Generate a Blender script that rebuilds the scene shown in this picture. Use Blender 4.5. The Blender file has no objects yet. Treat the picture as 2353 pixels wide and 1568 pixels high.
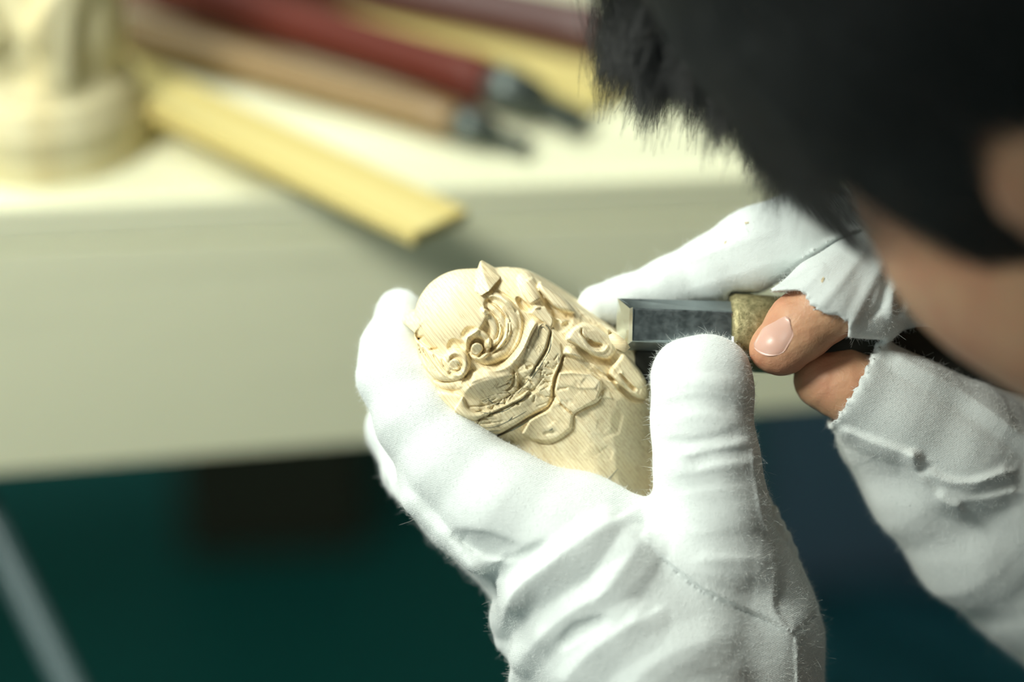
import bpy, math, random
import numpy as np
from mathutils import Vector, Matrix, Euler
random.seed(3); rng = np.random.default_rng(7)
sc = bpy.context.scene
COL = sc.collection
# ---------------------------------------------------------------- camera
W, H, F = 2353.0, 1568.0, 2353.0*100/36
FOCUS = 650.0                       # mm
cam_d = bpy.data.cameras.new('camera'); cam = bpy.data.objects.new('camera', cam_d); COL.objects.link(cam)
cam_d.lens = 100; cam_d.sensor_width = 36; cam_d.clip_start = 0.02; cam_d.clip_end = 50
cam.location = (0, 0, 1.25); cam.rotation_euler = (math.radians(60), 0, 0)
cam_d.dof.use_dof = True; cam_d.dof.focus_distance = 0.640; cam_d.dof.aperture_fstop = 3.4; cam_d.dof.aperture_blades = 0
sc.camera = cam
MC = Matrix.Translation(cam.location) @ cam.rotation_euler.to_matrix().to_4x4()
R3 = np.array(MC.to_3x3()); CL = np.array(cam.location)
# ---------------------------------------------------------------- light
w = bpy.data.worlds.new('world'); sc.world = w; w.use_nodes = True
w.node_tree.nodes['Background'].inputs[0].default_value = (0.62, 0.80, 0.74, 1)
w.node_tree.nodes['Background'].inputs[1].default_value = 0.09
def area(name, loc, target, size, energy, color, sy=None):
    l = bpy.data.lights.new(name, 'AREA'); l.energy = energy; l.size = size; l.color = color
    if sy: l.shape = 'RECTANGLE'; l.size_y = sy
    o = bpy.data.objects.new(name, l); COL.objects.link(o); o.location = loc
    o.rotation_euler = (Vector(target)-Vector(loc)).to_track_quat('-Z', 'Y').to_euler(); return o
area('bench_tube_light', (-0.30, 0.74, 1.60), (0.0, 0.66, 0.9), 0.40, 3.4, (0.98, 1.0, 0.90))
area('side_fill', (-1.5, -0.9, 0.80), (0, 0.95, 0.52), 0.8, 6.0, (0.86, 1.0, 0.95))  # unseen low fill added at left to brighten the space under the bench
area('ceiling_light', (-0.9, 1.3, 2.7), (0, 0.7, 0.9), 1.2, 14, (0.86, 1.0, 0.92))
area('front_fill', (-0.5, -1.3, 2.6), (0, 0.8, 0.6), 0.6, 1.0, (0.86, 1.0, 0.93))  # unseen fill added on the camera side, reaching under the bench edge
sl = bpy.data.lights.new('added_spot', 'SPOT'); sl.energy = 16.8; sl.color = (0.97, 1.0, 0.90); sl.shadow_soft_size = 0.075; sl.spot_size = math.radians(51); sl.spot_blend = 0.25  # added unseen spot, cone narrowed to light bench and hands but not the head
so = bpy.data.objects.new('added_spot', sl); COL.objects.link(so); so.location = (-0.34, 0.36, 1.36)
so.rotation_euler = (Vector((-0.055, 0.69, 0.87))-Vector(so.location)).to_track_quat('-Z', 'Y').to_euler()
vs = sc.view_settings; vs.view_transform = 'Standard'; vs.look = 'None'; vs.exposure = 0.0; vs.gamma = 1; vs.use_curve_mapping = False
sc.cycles.use_denoising = True
# ---------------------------------------------------------------- helpers
def P(px, py, z=0.0):
    """photo point at z mm nearer than the focus plane -> local mm frame"""
    D = FOCUS - z
    return np.array([(px-W/2)/F*D, (H/2-py)/F*D, z])
def toW(v):
    v = np.atleast_2d(np.asarray(v, float)).copy(); v[:, 2] -= FOCUS
    return (v/1000.0) @ R3.T + CL
def PW(px, py, z=0.0): return toW(P(px, py, z))[0]
def ray(px, py):
    return R3 @ np.array([(px-W/2)/F, (H/2-py)/F, -1.0])
def onZ(px, py, z):
    d = ray(px, py); t = (z-CL[2])/d[2]; return CL + d*t
def onPlane(px, py, p0, n):
    d = ray(px, py); t = np.dot(p0-CL, n)/np.dot(d, n); return CL + d*t

def smin(a, b, k):
    if k <= 0: return np.minimum(a, b)
    h = np.maximum(k-np.abs(a-b), 0)/k
    return np.minimum(a, b) - h*h*k*0.25
def smax(a, b, k): return -smin(-a, -b, k)

class Grid:
    def __init__(s, lo, hi, h):
        s.lo = np.array(lo, float); s.h = h
        s.n = np.ceil((np.array(hi, float)-s.lo)/h).astype(int)+1
        s.D = np.full(tuple(s.n), 12.0, np.float32)
        s.ax = [(s.lo[i]+h*np.arange(s.n[i])).astype(np.float32) for i in range(3)]
    def reg(s, lo, hi):
        a = np.clip(np.floor((np.asarray(lo)-s.lo)/s.h).astype(int), 0, s.n)
        b = np.clip(np.ceil((np.asarray(hi)-s.lo)/s.h).astype(int)+1, 0, s.n)
        sl = tuple(slice(a[i], b[i]) for i in range(3))
        X = s.ax[0][sl[0]][:, None, None]; Y = s.ax[1][sl[1]][None, :, None]; Z = s.ax[2][sl[2]][None, None, :]
        return sl, X, Y, Z
    def op(s, fn, lo, hi, k=0.0, mode='add', m=2.0):
        sl, X, Y, Z = s.reg(np.asarray(lo)-k-m, np.asarray(hi)+k+m)
        if min(s.D[sl].shape) == 0: return
        d = fn(X, Y, Z).astype(np.float32)
        if mode == 'add': s.D[sl] = smin(s.D[sl], d, k)
        elif mode == 'sub': s.D[sl] = smax(s.D[sl], -d, k)
        else: s.D[sl] = smax(s.D[sl], d, k)
    def cap(s, a, b, ra, rb, k=2.0, mode='add', fl=None):
        """rounded cone; fl = (axis, factor) flattens around the segment"""
        a = np.asarray(a, float); b = np.asarray(b, float); r = max(ra, rb)
        ab = b-a; L = float(ab@ab)+1e-9
        def fn(X, Y, Z):
            x = X-a[0]; y = Y-a[1]; z = Z-a[2]
            t = np.clip((x*ab[0]+y*ab[1]+z*ab[2])/L, 0, 1)
            return np.sqrt((x-t*ab[0])**2+(y-t*ab[1])**2+(z-t*ab[2])**2)-(ra+t*(rb-ra))
        s.op(fn, np.minimum(a, b)-r, np.maximum(a, b)+r, k, mode)
    def chain(s, pts, k=2.0, mode='add'):
        """pts: (px,py,z,r mm)"""
        for p, q in zip(pts[:-1], pts[1:]):
            s.cap(P(*p[:3]), P(*q[:3]), p[3], q[3], k, mode)
    def ell(s, c, r, k=2.0, mode='add', rot=None):
        c = np.asarray(c, float); r = np.asarray(r, float); M = np.eye(3) if rot is None else np.array(rot)
        def fn(X, Y, Z):
            x = X-c[0]; y = Y-c[1]; z = Z-c[2]
            u = [(M[i, 0]*x+M[i, 1]*y+M[i, 2]*z) for i in range(3)]
            k0 = np.sqrt((u[0]/r[0])**2+(u[1]/r[1])**2+(u[2]/r[2])**2)
            k1 = np.sqrt((u[0]/r[0]**2)**2+(u[1]/r[1]**2)**2+(u[2]/r[2]**2)**2)
            return k0*(k0-1)/np.maximum(k1, 1e-5)
        R = r.max(); s.op(fn, c-R, c+R, k, mode)
    def halfspace(s, p, n, lo, hi, k=0.3, rad=None):
        """cut away what lies beyond plane (p,n), inside a ball of radius rad"""
        p = np.asarray(p, float); n = np.asarray(n, float)/np.linalg.norm(n)
        def fn(X, Y, Z):
            d = (X-p[0])*n[0]+(Y-p[1])*n[1]+(Z-p[2])*n[2]
            if rad: d = np.minimum(d, (np.sqrt((X-p[0])**2+(Y-p[1])**2+(Z-p[2])**2)*0+99))
            return d
        s.op(fn, lo, hi, k, 'int', 0)
    def at(s, v):
        f = (np.atleast_2d(v)-s.lo)/s.h; f = np.clip(f, 0, s.n-1.001); i = f.astype(int); t = f-i
        out = 0
        for dx in (0, 1):
            for dy in (0, 1):
                for dz in (0, 1):
                    wgt = (t[:, 0] if dx else 1-t[:, 0])*(t[:, 1] if dy else 1-t[:, 1])*(t[:, 2] if dz else 1-t[:, 2])
                    out = out+wgt*s.D[i[:, 0]+dx, i[:, 1]+dy, i[:, 2]+dz]
        return out
    def zs(s, px, py):
        zz = np.arange(s.ax[2][-1]-0.1, s.ax[2][0], -s.h*0.5)
        v = np.stack([P(px, py, z) for z in zz]); d = s.at(v)
        i = np.argmax(d < 0)
        if d[i] >= 0: return None
        if i == 0: return zz[0]
        a, b = d[i-1], d[i]; return zz[i-1]+(zz[i]-zz[i-1])*a/(a-b)
    def mesh(s):
        D = s.D; S = D < 0
        n = D.shape
        c = np.zeros((n[0]-1, n[1]-1, n[2]-1), np.int8)
        for dx in (0, 1):
            for dy in (0, 1):
                for dz in (0, 1): c += S[dx:n[0]-1+dx, dy:n[1]-1+dy, dz:n[2]-1+dz]
        act = np.argwhere((c > 0) & (c < 8)); del c
        idm = np.full((n[0]-1, n[1]-1, n[2]-1), -1, np.int32)
        idm[act[:, 0], act[:, 1], act[:, 2]] = np.arange(len(act))
        acc = np.zeros((len(act), 3)); cnt = np.zeros(len(act))
        corners = [(x, y, z) for x in (0, 1) for y in (0, 1) for z in (0, 1)]
        val = {q: D[act[:, 0]+q[0], act[:, 1]+q[1], act[:, 2]+q[2]].astype(float) for q in corners}
        for q in corners:
            for ax in range(3):
                if q[ax]: continue
                r = list(q); r[ax] = 1; r = tuple(r)
                a, b = val[q], val[r]; m = (a < 0) != (b < 0)
                t = a[m]/(a[m]-b[m]); p = np.tile(np.array(q, float), (m.sum(), 1)); p[:, ax] = t
                acc[m] += p; cnt[m] += 1
        V = s.lo+(act+acc/cnt[:, None])*s.h
        Q = []
        for ax in range(3):
            o = [1, 1, 1]; o[ax] = 0
            sl0 = [slice(1, m-1) for m in n]; sl0[ax] = slice(0, n[ax]-1)
            sl1 = list(sl0); sl1[ax] = slice(1, n[ax])
            A = S[tuple(sl0)]; B = S[tuple(sl1)]
            e = np.argwhere(A != B); neg = A[tuple(e.T)]
            off = np.array([1, 1, 1]); off[ax] = 0; e = e+off
            u, v = [(1, 2), (2, 0), (0, 1)][ax]
            du = np.zeros(3, int); du[u] = 1; dv = np.zeros(3, int); dv[v] = 1
            g = [idm[tuple((e-du-dv).T)], idm[tuple((e-dv).T)], idm[tuple(e.T)], idm[tuple((e-du).T)]]
            q = np.stack(g, 1); q[~neg] = q[~neg][:, ::-1]; Q.append(q)
        return V, np.concatenate(Q)

def adj_smooth(V, Q, it=2, lam=0.5):
    e = np.concatenate([Q[:, [0, 1]], Q[:, [1, 2]], Q[:, [2, 3]], Q[:, [3, 0]]])
    for _ in range(it):
        acc = np.zeros_like(V); cnt = np.bincount(e.ravel(), minlength=len(V)).astype(float)
        for i in range(3):
            acc[:, i] = np.bincount(e[:, 0], V[e[:, 1], i], len(V))+np.bincount(e[:, 1], V[e[:, 0], i], len(V))
        V = V*(1-lam)+lam*acc/np.maximum(cnt, 1)[:, None]
    return V
def vnormals(V, Q):
    n = np.cross(V[Q[:, 2]]-V[Q[:, 0]], V[Q[:, 3]]-V[Q[:, 1]])
    N = np.zeros_like(V)
    for j in range(4):
        for i in range(3): N[:, i] += np.bincount(Q[:, j], n[:, i], len(V))
    return N/np.maximum(np.linalg.norm(N, axis=1), 1e-12)[:, None]
def wob(V, freq, seed, n=7):
    r = np.random.default_rng(seed); out = 0
    for _ in range(n):
        d = r.normal(size=3); d /= np.linalg.norm(d); f = freq*r.uniform(0.6, 1.5)
        out = out+np.sin(V@d*f+r.uniform(0, 6.28)+0.8*np.sin(V@r.normal(size=3)*freq*0.35))
    return out/math.sqrt(n)

def link(o, parent=None):
    COL.objects.link(o)
    if parent is not None: o.parent = parent
    return o
def mesh_obj(name, verts, faces, mat, parent=None, off=(0, 0, 0), smooth=True, rest=None):
    me = bpy.data.meshes.new(name); V = np.asarray(verts, float)-np.asarray(off)
    if isinstance(faces, np.ndarray):
        nf, k = faces.shape
        me.vertices.add(len(V)); me.vertices.foreach_set('co', V.astype(np.float32).ravel())
        me.loops.add(nf*k); me.loops.foreach_set('vertex_index', faces.astype(np.int32).ravel())
        me.polygons.add(nf); me.polygons.foreach_set('loop_start', np.arange(0, nf*k, k, dtype=np.int32))
        me.update(calc_edges=True)
    else:
        me.from_pydata([tuple(v) for v in V], [], faces)
    me.polygons.foreach_set('use_smooth', [smooth]*len(me.polygons))
    if rest is not None:
        a = me.attributes.new('rest', 'FLOAT_VECTOR', 'POINT'); a.data.foreach_set('vector', np.asarray(rest, np.float32).ravel())  # texture coordinates in mm; camera-aligned frame for carving, gloves, chips and shaving
    me.update()
    o = bpy.data.objects.new(name, me)
    if mat: me.materials.append(mat)
    return link(o, parent)
def empty(name, loc, label=None, cat=None, group=None):
    o = bpy.data.objects.new(name, None); o.empty_display_size = 0.01; COL.objects.link(o); o.location = loc
    if label: o['label'] = label
    if cat: o['category'] = cat
    if group: o['group'] = group
    return o
def tag(o, label=None, cat=None, group=None, kind=None):
    for k, v in (('label', label), ('category', cat), ('group', group), ('kind', kind)):
        if v: o[k] = v
    return o
def tube(pts, rad, seg=16, caps=True):
    """pts world, rad list -> verts, faces"""
    pts = np.asarray(pts, float); n = len(pts); V = []; Fc = []
    t = np.gradient(pts, axis=0); t /= np.linalg.norm(t, axis=1)[:, None]
    up = np.array([0, 0, 1.0]) if abs(t[0][2]) < 0.9 else np.array([1.0, 0, 0])
    a = np.cross(t[0], up); a /= np.linalg.norm(a)
    for i in range(n):
        a = a-t[i]*np.dot(a, t[i]); a /= np.linalg.norm(a); b = np.cross(t[i], a)
        for j in range(seg):
            th = 2*math.pi*j/seg; V.append(pts[i]+rad[i]*(math.cos(th)*a+math.sin(th)*b))
    for i in range(n-1):
        for j in range(seg):
            k = (j+1) % seg; Fc.append((i*seg+j, i*seg+k, (i+1)*seg+k, (i+1)*seg+j))
    if caps:
        Fc.append(tuple(range(seg))[::-1]); Fc.append(tuple((n-1)*seg+j for j in range(seg)))
    return V, Fc
def hexa(c8):
    return list(c8), [(0, 3, 2, 1), (4, 5, 6, 7), (0, 1, 5, 4), (1, 2, 6, 5), (2, 3, 7, 6), (3, 0, 4, 7)]
def bevel(o, wdt, seg=3):
    m = o.modifiers.new('bevel', 'BEVEL'); m.width = wdt; m.segments = seg; m.limit_method = 'ANGLE'; m.angle_limit = math.radians(35); return o
def hair_obj(name, pts, rad, mat, parent=None, off=(0, 0, 0)):
    """pts (n, k, 3) world; rad (n,k)"""
    n, k, _ = pts.shape
    hc = bpy.data.hair_curves.new(name); hc.add_curves([k]*n)
    hc.attributes['position'].data.foreach_set('vector', (pts-np.asarray(off)).astype(np.float32).ravel())
    ra = hc.attributes.get('radius') or hc.attributes.new('radius', 'FLOAT', 'POINT')
    ra.data.foreach_set('value', rad.astype(np.float32).ravel())
    hc.materials.append(mat); o = bpy.data.objects.new(name, hc); return link(o, parent)
# ---------------------------------------------------------------- materials
def mat(name, base, rough=0.6, spec=0.5, metal=0.0, sss=0.0, sheen=0.0):
    m = bpy.data.materials.new(name); m.use_nodes = True; b = m.node_tree.nodes['Principled BSDF']
    b.inputs['Base Color'].default_value = (*base, 1); b.inputs['Roughness'].default_value = rough
    b.inputs['Specular IOR Level'].default_value = spec; b.inputs['Metallic'].default_value = metal
    if sss: b.inputs['Subsurface Weight'].default_value = sss; b.inputs['Subsurface Scale'].default_value = 0.003; b.inputs['Subsurface Radius'].default_value = (1, 0.45, 0.25)
    if sheen: b.inputs['Sheen Weight'].default_value = sheen; b.inputs['Sheen Roughness'].default_value = 0.6
    return m
class NT:
    def __init__(s, m): s.m = m; s.t = m.node_tree; s.b = s.t.nodes['Principled BSDF']
    def n(s, typ, ins=None, **kw):
        x = s.t.nodes.new(typ)
        for k, v in kw.items(): setattr(x, k, v)
        for k, v in (ins or {}).items():
            if hasattr(v, 'is_output'): s.t.links.new(v, x.inputs[k])
            else: x.inputs[k].default_value = v
        return x
    def ramp(s, fac, stops):
        r = s.n('ShaderNodeValToRGB'); s.t.links.new(fac, r.inputs[0]); e = r.color_ramp.elements
        e[0].position, e[0].color = stops[0][0], (*stops[0][1], 1); e[1].position, e[1].color = stops[-1][0], (*stops[-1][1], 1)
        for p, c in stops[1:-1]: q = e.new(p); q.color = (*c, 1)
        return r.outputs[0]
    def mix(s, fac, a, b, mode='MIX'):
        x = s.n('ShaderNodeMix', data_type='RGBA', blend_type=mode)
        for i, v in ((0, fac), (6, a), (7, b)):
            if hasattr(v, 'is_output'): s.t.links.new(v, x.inputs[i])
            else: x.inputs[i].default_value = v if i == 0 else (*v, 1)
        return x.outputs[2]
    def bump(s, h, dist, strength=1.0, prev=None):
        x = s.n('ShaderNodeBump', {'Height': h, 'Distance': dist, 'Strength': strength})
        if prev is not None: s.t.links.new(prev, x.inputs['Normal'])
        return x.outputs[0]
    def col(s, c): s.t.links.new(c, s.b.inputs['Base Color'])
    def nor(s, c): s.t.links.new(c, s.b.inputs['Normal'])
    def attr(s, name='rest', scale=(1, 1, 1)):
        a = s.n('ShaderNodeAttribute', attribute_name=name); mp = s.n('ShaderNodeMapping', {'Vector': a.outputs['Vector']})
        mp.inputs['Scale'].default_value = scale; return mp.outputs[0]
    def objc(s, scale=(1, 1, 1)):
        a = s.n('ShaderNodeTexCoord'); mp = s.n('ShaderNodeMapping', {'Vector': a.outputs['Object']}); mp.inputs['Scale'].default_value = scale; return mp.outputs[0]
    def noise(s, v, scale, detail=3, rough=0.5):
        return s.n('ShaderNodeTexNoise', {'Vector': v, 'Scale': scale, 'Detail': detail, 'Roughness': rough}).outputs[0]

def glove_mat(name, base):
    m = mat(name, base, 0.95, 0.1, sss=0.12, sheen=0.35); t = NT(m)
    t.b.inputs['Subsurface Radius'].default_value = (0.6, 0.6, 0.6); t.b.inputs['Subsurface Scale'].default_value = 0.0012
    v = t.attr()
    d = t.noise(v, 0.10, 2)
    wv = t.n('ShaderNodeTexWave', {'Vector': v, 'Scale': 0.82, 'Distortion': 0.9, 'Detail': 1, 'Detail Scale': 0.35}, wave_type='BANDS', bands_direction='Y').outputs['Fac']
    wv2 = t.n('ShaderNodeTexWave', {'Vector': v, 'Scale': 0.95, 'Distortion': 1.2, 'Detail': 1, 'Detail Scale': 0.3}, wave_type='BANDS', bands_direction='X').outputs['Fac']
    nz = t.noise(v, 2.2, 4, 0.7)
    c = t.mix(d, tuple(x*0.95 for x in base), base)
    t.col(c)
    b1 = t.bump(wv, 0.00010, 0.20); b2 = t.bump(wv2, 0.00006, 0.25, b1); b3 = t.bump(nz, 0.00022, 0.5, b2); t.nor(b3)
    return m
M_GLOVE = glove_mat('white_cotton_knit', (0.74, 0.785, 0.77))
M_FUZZ = mat('cotton_fuzz', (0.9, 0.92, 0.9), 0.9, 0.1)

def wood_mat(name, c0, c1, cdark, gscale=1.0, bumpd=0.00006, line=0.5):
    m = mat(name, c0, 0.62, 0.25, sss=0.08); t = NT(m)
    t.b.inputs['Subsurface Scale'].default_value = 0.0015; t.b.inputs['Subsurface Radius'].default_value = (1, 0.7, 0.4)
    v = t.attr()                                    # x runs along the grain, mm
    vg = t.attr('rest', (0.035*gscale, 1.0*gscale, 0.35*gscale))
    big = t.noise(vg, 0.22, 3, 0.5); fine = t.noise(vg, 1.7, 4, 0.65)
    vp = t.attr('rest', (0.16*gscale, 2.2*gscale, 2.2*gscale)); pore = t.noise(vp, 1.1, 2, 0.5)
    rings = t.n('ShaderNodeTexWave', {'Vector': t.attr('rest', (0.02*gscale, 1*gscale, 0.25*gscale)), 'Scale': 0.42, 'Distortion': 4.5, 'Detail': 3, 'Detail Scale': 0.5}, bands_direction='Y').outputs['Fac']
    base = t.mix(t.ramp(big, [(0.35, (0, 0, 0)), (0.65, (1, 1, 1))]), c0, c1)
    l = t.ramp(rings, [(0.0, (0, 0, 0)), (0.78, (0, 0, 0)), (1.0, (line, line, line))])
    base = t.mix(l, base, cdark)
    pl = t.ramp(pore, [(0.0, (1, 1, 1)), (0.30, (0.35, 0.35, 0.35)), (0.40, (0, 0, 0)), (1, (0, 0, 0))])
    base = t.mix(pl, base, cdark)
    fl = t.ramp(fine, [(0.38, (0.30, 0.30, 0.30)), (0.5, (0, 0, 0)), (1, (0, 0, 0))])
    base = t.mix(fl, base, cdark)
    t.col(base)
    chip = t.n('ShaderNodeTexVoronoi', {'Vector': t.attr('rest', (0.22, 0.4, 0.4)), 'Scale': 1.0}, feature='F1').outputs['Distance']
    b1 = t.bump(fine, bumpd, 0.6); b2 = t.bump(chip, 0.0004, 0.22, b1); t.nor(b2)
    return m
M_WOOD = wood_mat('pale_carving_wood', (0.90, 0.76, 0.50), (0.86, 0.69, 0.41), (0.52, 0.35, 0.15))
M_CARVE = wood_mat('carved_block_wood', (0.94, 0.83, 0.58), (0.91, 0.78, 0.51), (0.50, 0.33, 0.14), 1.0, 0.00005, 0.30)
_t = NT(M_CARVE); _l = _t.b.inputs['Base Color'].links[0].from_socket; _g = _t.n('ShaderNodeAttribute', attribute_name='graphite').outputs['Fac']
_gn = _t.n('ShaderNodeMath', {0: _g, 1: _t.ramp(_t.noise(_t.attr('rest', (0.3, 1.2, 1.2)), 0.7, 4, 0.7), [(0.3, (0.2, 0.2, 0.2)), (0.7, (1, 1, 1))])}, operation='MULTIPLY').outputs[0]
_t.col(_t.mix(_gn, _l, (0.42, 0.40, 0.27)))
M_STAT = wood_mat('pale_statue_wood', (0.84, 0.77, 0.50), (0.74, 0.64, 0.37), (0.45, 0.40, 0.2), 0.6)
M_SKIN = mat('skin', (0.60, 0.33, 0.19), 0.5, 0.4, sss=0.25)
_t = NT(M_SKIN); _v = _t.objc(); _c = _t.mix(_t.ramp(_t.noise(_v, 90, 3), [(0.35, (0, 0, 0)), (0.65, (1, 1, 1))]), (0.64, 0.37, 0.22), (0.58, 0.28, 0.17)); _t.col(_c)
_t.nor(_t.bump(_t.noise(_t.objc((1, 1, 1)), 1500, 4), 0.00018, 0.7))
M_NAIL = mat('fingernail', (0.72, 0.42, 0.34), 0.28, 0.5, sss=0.2)
M_PENCIL = mat('pencil_graphite', (0.20, 0.20, 0.15), 0.8, 0.2)
M_HAIR = mat('black_hair', (0.011, 0.012, 0.012), 0.30, 0.7)
M_STEEL = mat('tool_steel', (0.30, 0.34, 0.35), 0.33, 0.5, 1.0)
_t = NT(M_STEEL); _t.t.links.new(_t.ramp(_t.noise(_t.objc(), 500, 4, 0.7), [(0.3, (0.28, 0.28, 0.28)), (0.7, (0.46, 0.46, 0.46))]), _t.b.inputs['Roughness'])
_t.nor(_t.bump(_t.noise(_t.objc((1, 6, 6)), 400, 3), 0.00003, 0.5))
M_STEELH = mat('ground_steel', (0.72, 0.78, 0.80), 0.22, 0.5, 1.0)
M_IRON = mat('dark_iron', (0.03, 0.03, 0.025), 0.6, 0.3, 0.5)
M_BRASS = mat('tarnished_brass', (0.34, 0.29, 0.15), 0.45, 0.5, 0.55)
_t = NT(M_BRASS); _n = _t.noise(_t.objc(), 700, 5, 0.75); _t.col(_t.ramp(_n, [(0.3, (0.13, 0.12, 0.05)), (0.55, (0.36, 0.31, 0.16)), (0.75, (0.55, 0.50, 0.30))])); _t.nor(_t.bump(_n, 0.0003, 0.7))
M_HANDLE = mat('dark_handle_wood', (0.020, 0.020, 0.014), 0.55, 0.3)
# ================================================================ structure
def box_w(name, c, s, mt, parent=None, off=(0, 0, 0), rot=0.0, bev=0.0):
    c = np.array(c, float); s = np.array(s, float)/2
    pts = [np.array([x*s[0], y*s[1], z*s[2]]) for z in (-1, 1) for x, y in ((-1, -1), (1, -1), (1, 1), (-1, 1))]
    Rz = np.array([[math.cos(rot), -math.sin(rot), 0], [math.sin(rot), math.cos(rot), 0], [0, 0, 1]])
    V, Fc = hexa([Rz@p+c for p in pts]); o = mesh_obj(name, V, Fc, mt, parent, off, False)
    if bev: bevel(o, bev)
    return o
M_FLOOR = mat('teal_floor_paint', (0.018, 0.11, 0.105), 0.45, 0.5)
t = NT(M_FLOOR); t.col(t.ramp(t.noise(t.objc(), 3.0, 4), [(0.3, (0.012, 0.085, 0.08)), (0.7, (0.03, 0.15, 0.14))]))
M_WALL = mat('dull_green_plaster', (0.16, 0.21, 0.17), 0.9); t = NT(M_WALL); t.nor(t.bump(t.noise(t.objc(), 60, 4), 0.001))
fl = box_w('floor', (0, 1.0, -0.02), (6, 6, 0.04), M_FLOOR); fl['kind'] = 'structure'
wl = box_w('wall_back', (0, 2.6, 1.4), (6, 0.08, 2.8), M_WALL); wl['kind'] = 'structure'
# ================================================================ workbench
ZT = 0.888
e0 = onZ(0, 472, ZT); e1 = onZ(1700, 398, ZT); ed = (e1-e0)/np.linalg.norm(e1-e0); en = np.array([ed[1], -ed[0], 0])   # en points to the camera
if en[1] > 0: en = -en
b0 = onPlane(0, 1088, e0, en); b1 = onPlane(1800, 940, e0, en)
M_BENCH = wood_mat('pale_bench_wood', (0.84, 0.83, 0.60), (0.79, 0.78, 0.55), (0.60, 0.60, 0.42), 0.02, 0.0001, 0.15)
M_TEAL = mat('teal_metal_paint', (0.07, 0.50, 0.49), 0.5, 0.5)
def bp(s, dpt, z): p = e0+ed*s-en*dpt; return np.array([p[0], p[1], z])
def bench_box(name, s0, s1, d0, d1, z0, z1, mt, parent, off, bev=0.003, z0b=None):
    za, zb = z0, (z0 if z0b is None else z0b)
    V, Fc = hexa([bp(s0, d0, za), bp(s1, d0, zb), bp(s1, d1, zb), bp(s0, d1, za), bp(s0, d0, z1), bp(s1, d0, z1), bp(s1, d1, z1), bp(s0, d1, z1)])
    rest = np.array([[np.dot(np.array(v)-e0, ed), np.dot(np.array(v)-e0, en), v[2]] for v in V])*1000
    o = mesh_obj(name, V, Fc, mt, parent, off, False, rest=rest); bevel(o, bev); return o
bo = bp(0.25, 0.3, 0); bench = empty('workbench', bo, 'pale wooden workbench with a deep plain front board', 'workbench')
s0, s1 = -0.45, 0.85
zl0, zl1 = b0[2], b1[2]; sA, sB = np.dot(b0-e0, ed), np.dot(b1-e0, ed)
zl = lambda s: zl0+(zl1-zl0)*(s-sA)/(sB-sA)
bench_box('tabletop', s0, s1, 0.0, 0.62, ZT-0.014, ZT, M_BENCH, bench, bo, 0.002)
bench_box('front_board', s0, s1, 0.0, 0.022, zl(s0), ZT-0.0138, M_BENCH, bench, bo, 0.0004, z0b=zl(s1))
bench_box('side_board', s0+.002, s0+0.024, 0.024, 0.60, ZT-0.12, ZT-0.0222, M_BENCH, bench, bo)
bench_box('side_board', s1-0.024, s1-.002, 0.024, 0.60, ZT-0.12, ZT-0.0222, M_BENCH, bench, bo)
for a in (s0+0.03, s1-0.08):
    for d in (0.03, 0.54):
        bench_box('leg', a, a+0.05, d, d+0.05, 0.0, ZT-0.0225, M_TEAL, bench, bo)
bench_box('lower_shelf', s0+0.02, s1-0.02, 0.03, 0.58, 0.465, 0.48, M_TEAL, bench, bo)
def T(px, py, h=0.0): return onZ(px, py, ZT+h)
def zbox(name, corners, z0, z1, mt, parent=None, off=(0, 0, 0), bev=0.003):
    c = [np.array(p) for p in corners]
    V, Fc = hexa([np.array([p[0], p[1], z0]) for p in c]+[np.array([p[0], p[1], z1]) for p in c]); o = mesh_obj(name, V, Fc, mt, parent, off, False); bevel(o, bev); return o
def crate(px0, px1, py, dep, ht, mt, label, name='storage_crate'):
    a = onZ(px0, py, 0.4803); c = onZ(px1, py-(px1-px0)*0.05, 0.4803); d = np.array([0.0, dep, 0]); off = (a+c)/2+d/2; off[2] = 0.4803
    e = empty(name, off, label, 'crate'); t_ = 0.008; u = (c-a)/np.linalg.norm(c-a)
    z0, z1 = 0.4803, 0.4803+ht
    zbox('bottom', [a, c, c+d, a+d], z0, z0+t_, mt, e, off); zbox('front_panel', [a, c, c+d*0+[0, t_, 0], a+[0, t_, 0]], z0+t_, z1, mt, e, off, 0.001); zbox('back_panel', [a+d-[0, t_, 0], c+d-[0, t_, 0], c+d, a+d], z0+t_, z1, mt, e, off, 0.001)
    for q, s_ in ((a, 1), (c, -1)): zbox('side_panel', [q+[0, t_, 0], q+u*t_*s_+[0, t_, 0], q+u*t_*s_+d-[0, t_, 0], q+d-[0, t_, 0]], z0+t_, z1, mt, e, off, 0.001)
M_CRATE = mat('dark_brown_board', (0.07, 0.06, 0.035), 0.7); M_NAVY = mat('navy_board', (0.20, 0.28, 0.38), 0.6)
crate(420, 850, 1290, 0.16, 0.13, M_CRATE, 'dark brown crate on the teal shelf under the bench')
crate(1760, 2700, 1395, 0.18, 0.20, M_NAVY, 'dark navy crate on the shelf under the bench, right of the upright thumb')
M_BLUEC = mat('folded_blue_cloth', (0.13, 0.42, 0.54), 0.85, 0.2)
c0_ = onZ(1800, 1520, 0.4803); c1_ = onZ(2700, 1470, 0.4803); n_ = 14; V = []; Fc = []
for i in range(n_+1):
    for j in range(n_+1):
        p = c0_+(c1_-c0_)*i/n_+np.array([0, 0.10*(j/n_-0.5)-0.015, 0.0]); V.append(p+[0, 0, 0.012+0.003*math.sin(i*1.3+j*0.7)+0.002*math.sin(j*1.9)])
V += [v-[0, 0, v[2]-0.4804] for v in V]; m_ = (n_+1)**2
for i in range(n_):
    for j in range(n_):
        a_ = i*(n_+1)+j; q_ = (a_, a_+n_+1, a_+n_+2, a_+1); Fc += [q_, tuple(x+m_ for x in q_[::-1])]
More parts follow.
